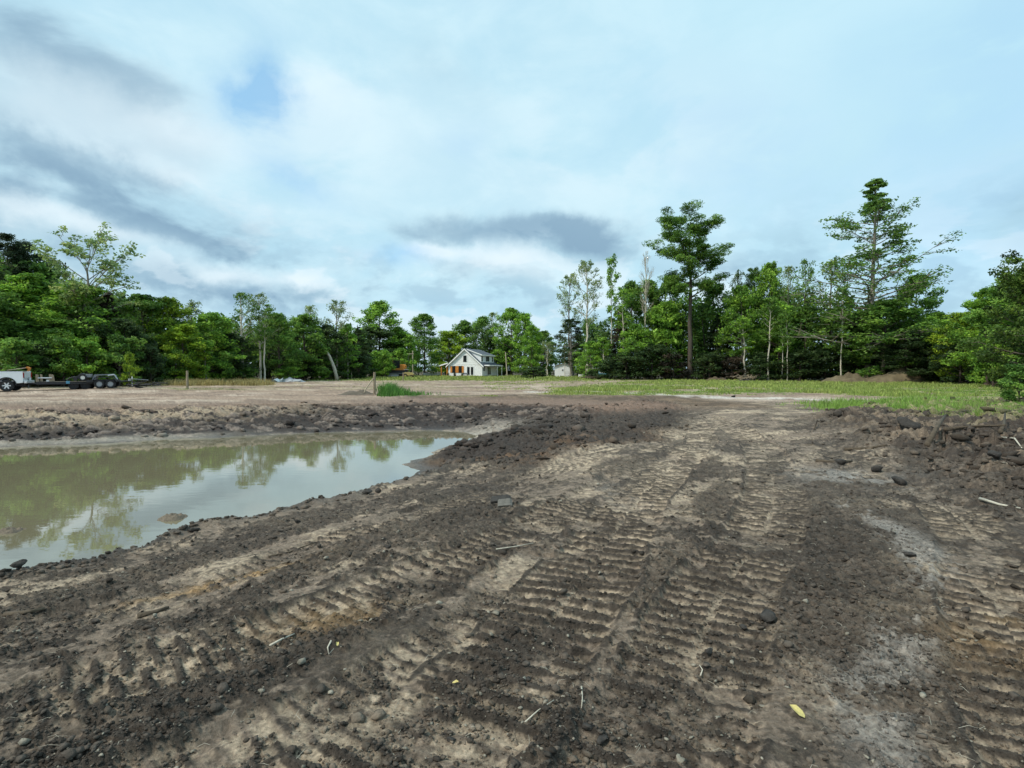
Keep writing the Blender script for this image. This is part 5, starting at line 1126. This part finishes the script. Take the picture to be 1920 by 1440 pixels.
# ------------------------------------------------------------------ excavator on a low-loader
D = 114; ex = (741-960)/F*D; z_ = zat(ex, D); LB = empty('lowboy_trailer', (ex-2, D, z_), 0, 'long dark low loader trailer under the excavator', 'trailer')
MB().box(-2.6, 4.2, -.1, 2.4, .72, .90).build('deck', M['steel'], LB); MB().prism([(-2.6, .9), (-3.6, 1.0), (-3.6, 1.12), (-2.6, .98)], 0, 2.3).build('ramp', M['dark'], LB)
MB().box(.0, 2.7, -.16, -.1, .22, .62).build('side_panel', M['sheet'], LB)
for x_ in (2.95, 3.7, -2.0):
    for y_, sd in ((.05, -1), (2.2, 1)): wheel_part(LB, x_, y_, .40, .38, .25, 'dark', sd, 8)
E = empty('excavator', (ex+.3, D+.2, z_+.90), 0, 'orange tracked excavator with dark cab standing on the low loader trailer', 'excavator')
for y_ in (0, 1.75):
    MB().prism([(-1.6, .12), (-1.4, 0), (1.4, 0), (1.6, .12), (1.6, .4), (1.4, .55), (-1.4, .55), (-1.6, .4)], y_, y_+.5).build('track', M['dark'], E, bevel=.03)
MB().box(-1.0, 1.55, .2, 2.1, .56, .95).build('chassis', M['orange'], E, bevel=.04); MB().prism([(.55, .95), (1.6, .95), (1.65, 1.5), (1.3, 1.75), (.55, 1.75)], .25, 2.0).build('engine_cover', M['orange'], E, bevel=.05)
mb = MB(); mb.box(-.75, -.62, .2, .3, .95, 2.45); mb.box(.42, .52, .2, .3, .95, 2.45); mb.box(-.75, .52, .2, 1.3, 2.45, 2.56); mb.box(-.75, -.62, 1.2, 1.3, .95, 2.45); cb_ = mb.build('cab', M['plastic'], E)
MB().box(-.6, .4, .26, 1.22, .97, 2.44).build('cab_window', M['glass'], E)
MB().prism([(-.95, .9), (-.62, .9), (-.8, 2.0), (-1.2, 2.9), (-1.35, 3.35), (-1.6, 3.4), (-1.55, 2.85), (-1.2, 2.0)], 1.35, 1.65).build('boom', M['orange'], E, bevel=.03)
MB().prism([(-1.25, 3.3), (-1.35, 3.65), (-2.5, 2.9), (-2.6, 2.65), (-2.4, 2.7)], 1.36, 1.62).build('arm', M['yellow'], E, bevel=.03)
MB().tube([(-.9, 1.3, 1.4), (-1.35, 1.3, 2.5)], .07).build('hydraulic_ram', M['chrome'], E)
MB().prism([(-2.45, 2.8), (-2.85, 2.65), (-3.1, 2.15), (-2.6, 2.1), (-2.35, 2.4)], 1.2, 1.8).build('bucket', M['dark'], E)
D = 112; x_ = (766-960)/F*D; e = empty('loader_tractor', (x_, D, zat(x_, D)), 0, 'small yellow machine with grey canopy parked right of the excavator', 'tractor')
MB().prism([(-.9, .45), (.95, .45), (1.1, .75), (.7, 1.05), (-.6, 1.1), (-.95, .9)], -.5, .5).build('body', M['yellow'], e, bevel=.05); MB().prism([(-.75, 1.1), (-.1, 1.1), (-.15, 1.62), (-.65, 1.62)], -.42, .42).build('cab', M['glass'], e); MB().box(-.85, .05, -.5, .5, 1.62, 1.70).build('canopy', M['sheet'], e)
for xx, r_ in ((-.55, .42), (.7, .30)):
    for y_, sd in ((-.55, -1), (.55, 1)): wheel_part(e, xx, y_, r_, r_, .25, 'yellow', sd, 8)

# ------------------------------------------------------------------ single things on the ground near the camera
def gp(px, py):
    """point of the ground seen at that place of the photograph"""
    u_ = (px-960)/F; best = None
    D_ = np.concatenate([np.linspace(1.6, 16, 1500), np.linspace(16, 60, 800)]); h_ = ground(u_*D_, D_)[0]; row = HZ+(1.6-h_)/D_*F
    k = np.argmax(row <= py) if (row <= py).any() else -1
    return Vector((u_*D_[k], D_[k], h_[k]))
def rock(px, py, s, lab, tall=1., name='clod', cat='clod', seed=0, mt='stone', grp='single clods and stones'):
    p = gp(px, py); rg2 = np.random.default_rng(seed+500); v = IV2*rg2.uniform(.86, 1.12, (len(IV2), 1)); 
    for q in range(9):   # cleave flat faces
        nn = rg2.normal(size=3); nn /= np.linalg.norm(nn); dd = v@nn; lim = rg2.uniform(.35, .72); v = np.where((dd > lim)[:, None], v-(dd-lim)[:, None]*nn, v)
    v = v*rg2.uniform(.9, 1.1, (len(v), 1))*(s*(.6 if s > .12 else .85))*np.array([1.15, .85, .75*tall]); s = s*(.6 if s > .12 else .85)
    me = np_mesh(name, v, IF2, M[mt]); o = link(name, me, None, (p.x, p.y, p.z+s*.75*tall*.55)); o.rotation_euler = (0, 0, rg2.uniform(0, 6)); return tag(o, lab, cat, grp)
for k_, a in enumerate([(1448, 1172, .085, 'large black clod lying on the dark smooth soil at lower right', .8), (1398, 1188, .032, 'small dark clod left of the large black clod', 1.), (686, 928, .11, 'round dark stone at the water edge beside the upright one', 1.), (707, 925, .07, 'small upright stone on the pond edge', 1.7),
    (250, 1022, .075, 'pointed black clod standing at the near shore', 1.8), (362, 998, .10, 'lumpy dark clod on the near shore left of the mud islet', .8), (1335, 1235, .042, 'dark clod below the large black clod', .8), (30, 1068, .08, 'dark clod at the shore by the left edge', 1.1),
    (1376, 745, .28, 'lone dark clod on the pale strip of the field', .8), (1372, 1236-3, .02, 'tiny clod right of the dark clod', 1.), (1578, 872, .19, 'black clod on the pale track left of the clod bank', .9), (1645, 885, .20, 'black clod at the near end of the clod bank', .9),
    (1690, 910, .23, 'big black clod low on the clod bank', .8), (1700, 802, .55, 'largest dark lump on the clod bank under the weeds', .6), (1868, 860, .20, 'round dark clod high on the right', .9), (1708, 1046, .07, 'flat dark clod on the right hand track', .45),
    (1000-10, 1288, .03, 'small clod in the lower middle', .9), (845, 1400+4, .03, 'grey pebble near the bottom edge', .8), (1130, 1402, .045, 'dark angular clod near the bottom edge', .8), (1105, 1380, .04, 'clod left of the bottom angular clod', .8),
    (555, 982, .05, 'clod on the shore right of the mud islet', .9), (725, 1060-30, .05, 'clod on the bank below the shore stones', .7)]):
    rock(a[0], a[1], a[2], a[3], a[4], seed=k_)
# slab shaped flakes
for k_, (px, py, w_, lab, mt) in enumerate([(938, 945, .13, 'thin dark flake of dried mud lying on the tracked ground', 'stone'), (940, 950, .09, 'paler grey flake leaning on the dark mud flake', 'concrete')]):
    p = gp(px, py); m_ = Matrix.Translation((0, 0, .05)) @ Matrix.Rotation(.25+.1*k_, 4, 'X') @ Matrix.Rotation(-.15, 4, 'Y'); mb = MB(); mb.prism([(-w_, -.015), (-w_*.3, -.02), (w_, -.01), (w_*.7, .015), (-w_*.8, .02)], -.07, .07); mb.v = [tuple(m_ @ Vector(q)) for q in mb.v]; o = mb.build('mud_flake', M[mt] if k_ == 0 else M['flake'], None, bevel=.006, loc=(p.x+.04*k_, p.y-.08*k_, p.z)); tag(o, lab, 'mud flake', 'mud flakes')
# mud islet in the water
p = Vector((-5.95, 9.9, -1.0)); me = heap('mud_islet', 0, .28, .26, .10, M['clod'], 71, 40, 30, 1.1); c = np.tile(np.array([.16, .13, .10, 1.], np.float32), (len(me.vertices), 1)); a_ = me.color_attributes.new('tint', 'FLOAT_COLOR', 'POINT'); a_.data.foreach_set('color', c.ravel())
tag(link('mud_islet', me, None, (p.x, p.y, p.z-.02)), 'small brown mud islet breaking the water near the shore', 'mud islet')
p = Vector((-8.1, 9.1, -1.0)); me = me.copy(); tag(link('mud_islet', me, None, (p.x, p.y, p.z-.045)), 'flat mud islet in the water at the left edge', 'mud islet')
# yellow leaf, sticks, roots
p = gp(1503, 1352); mb = MB(); ring = [(-.040, 0), (-.024, .018), (.008, .024), (.032, .012), (.044, -.004), (.022, -.02), (-.008, -.024), (-.03, -.014)]
mb.v = [(x_, y_, .004+.012*math.sin(x_*50)+abs(y_)*.35) for x_, y_ in ring]+[(0, 0, .002)]; mb.f = [(i_, (i_+1) % 8, 8) for i_ in range(8)]
o = mb.build('fallen_leaf', M['leafyellow'], None, loc=(p.x, p.y, p.z+.012)); o.rotation_euler = (.15, .1, 2.0); so_ = o.modifiers.new('s', 'SOLIDIFY'); so_.thickness = .0015; tag(o, 'bright yellow fallen leaf on dark soil at lower right', 'leaf')
for k_, (px, py, lab) in enumerate([(852, 1292, 'tiny pale leaf near the bottom middle'), (628, 1218, 'curled pale leaf beside the white stick')]):
    p = gp(px, py); o = link('fallen_leaf', o.data, None, (p.x, p.y, p.z+.01)); o.scale = (.38, .38, .6); o.rotation_euler = (.3, .2, k_*2.); tag(o, lab, 'leaf')
def stick(pts, r0, mt, lab, name='stick', cat='stick', lift=.012, up_=None):
    P3 = [gp(*q) for q in pts]; o_ = P3[0].copy(); mb = MB(); P4 = []
    for k, p in enumerate(P3): P4.append(p-o_+Vector((0, 0, lift+(up_[k] if up_ else 0))))
    mb.tube(P4, [r0*(1-.55*k/(len(P4)-1)) for k in range(len(P4))], 7); ob = mb.build(name, M[mt], None, smooth_=True, loc=o_); return tag(ob, lab, cat, 'sticks and roots')
stick([(500, 1222), (522, 1212), (547, 1199)], .008, 'stick', 'straight white stick lying in the lower left middle')
stick([(0, 1160), (35, 1158), (75, 1152)], .022, 'root', 'dark root stub entering at the left edge')
stick([(250, 1164), (285, 1155), (310, 1146)], .020, 'root', 'short black piece of wood on the left foreground')
stick([(617, 1213), (610, 1225), (612, 1238), (622, 1228)], .005, 'stick', 'curled pale root fibre beside the white stick')
stick([(1092, 1303), (1094, 1325), (1092, 1345)], .004, 'stick', 'thin upright looking pale root in the bottom middle')
stick([(1318, 1280), (1322, 1268), (1316, 1258)], .004, 'stick', 'small crooked pale twig left of the yellow leaf')
stick([(985, 1370), (1010, 1348), (1040, 1330)], .004, 'stick', 'thin pale root lying near the bottom edge')
stick([(1842, 938), (1880, 950), (1919, 958)], .018, 'stick', 'pale branch entering from the right edge')
stick([(1740, 838), (1762, 818), (1774, 806)], .05, 'root', 'dark crooked stick rising from the clod bank', up_=[0, .12, .3])
stick([(1775, 812), (1830, 809), (1886, 811)], .04, 'root', 'long thin dark branch lying across the right clods', up_=[.05, .08, .12])
stick([(1878, 818), (1884, 806), (1886, 796)], .04, 'root', 'short upright dark root at the end of the long branch', up_=[0, .1, .25])
stick([(1528, 806), (1533, 798), (1552, 800)], .02, 'root', 'bent dark twig on brown soil beside the tracks', up_=[0, .12, .02])
stick([(1532, 866), (1560, 868), (1600, 868)], .035, 'root', 'dark stick lying left of the black clod')
stick([(1880, 822), (1905, 835), (1919, 842)], .018, 'stick', 'pale splintered branch by the right edge')
stick([(1585, 845), (1630, 842), (1665, 836)], .035, 'root', 'dark branch half buried above the black clods')
stick([(930, 1040-4), (965, 1030), (1000, 1024)], .006, 'stick', 'thin pale straw on the middle tracks')
stick([(500, 1050), (540, 1040), (590, 1022)], .010, 'root', 'long thin dark root on the bank below the shore')
# straws and root hairs strewn about
rng = np.random.default_rng(77); x, y = scatter(rng, 380, 1.8, 12, -1.1, 1.1); g_ = ground(x, y); k = g_[5] > .6; x, y, h_ = x[k], y[k], g_[0][k]; parts_ = []
for i_ in range(len(x)):
    a = rng.uniform(0, 6.28); l_ = rng.uniform(.02, .09); b_ = a+rng.normal()*.6
    parts_.append(tube_np([[x[i_], y[i_], h_[i_]+.006], [x[i_]+math.cos(a)*l_*.5, y[i_]+math.sin(a)*l_*.5, h_[i_]+.012+rng.uniform(0, .012)], [x[i_]+math.cos(a)*l_*.5+math.cos(b_)*l_*.5, y[i_]+math.sin(a)*l_*.5+math.sin(b_)*l_*.5, h_[i_]+.006]], [.0009, .0009, .0006], 3))
wv, wf = join(parts_); tag(link('root_hairs', np_mesh('root_hairs', wv, wf, M['stick'])), 'thin root hairs and straws strewn over the tracked soil', 'straw', kind='stuff')
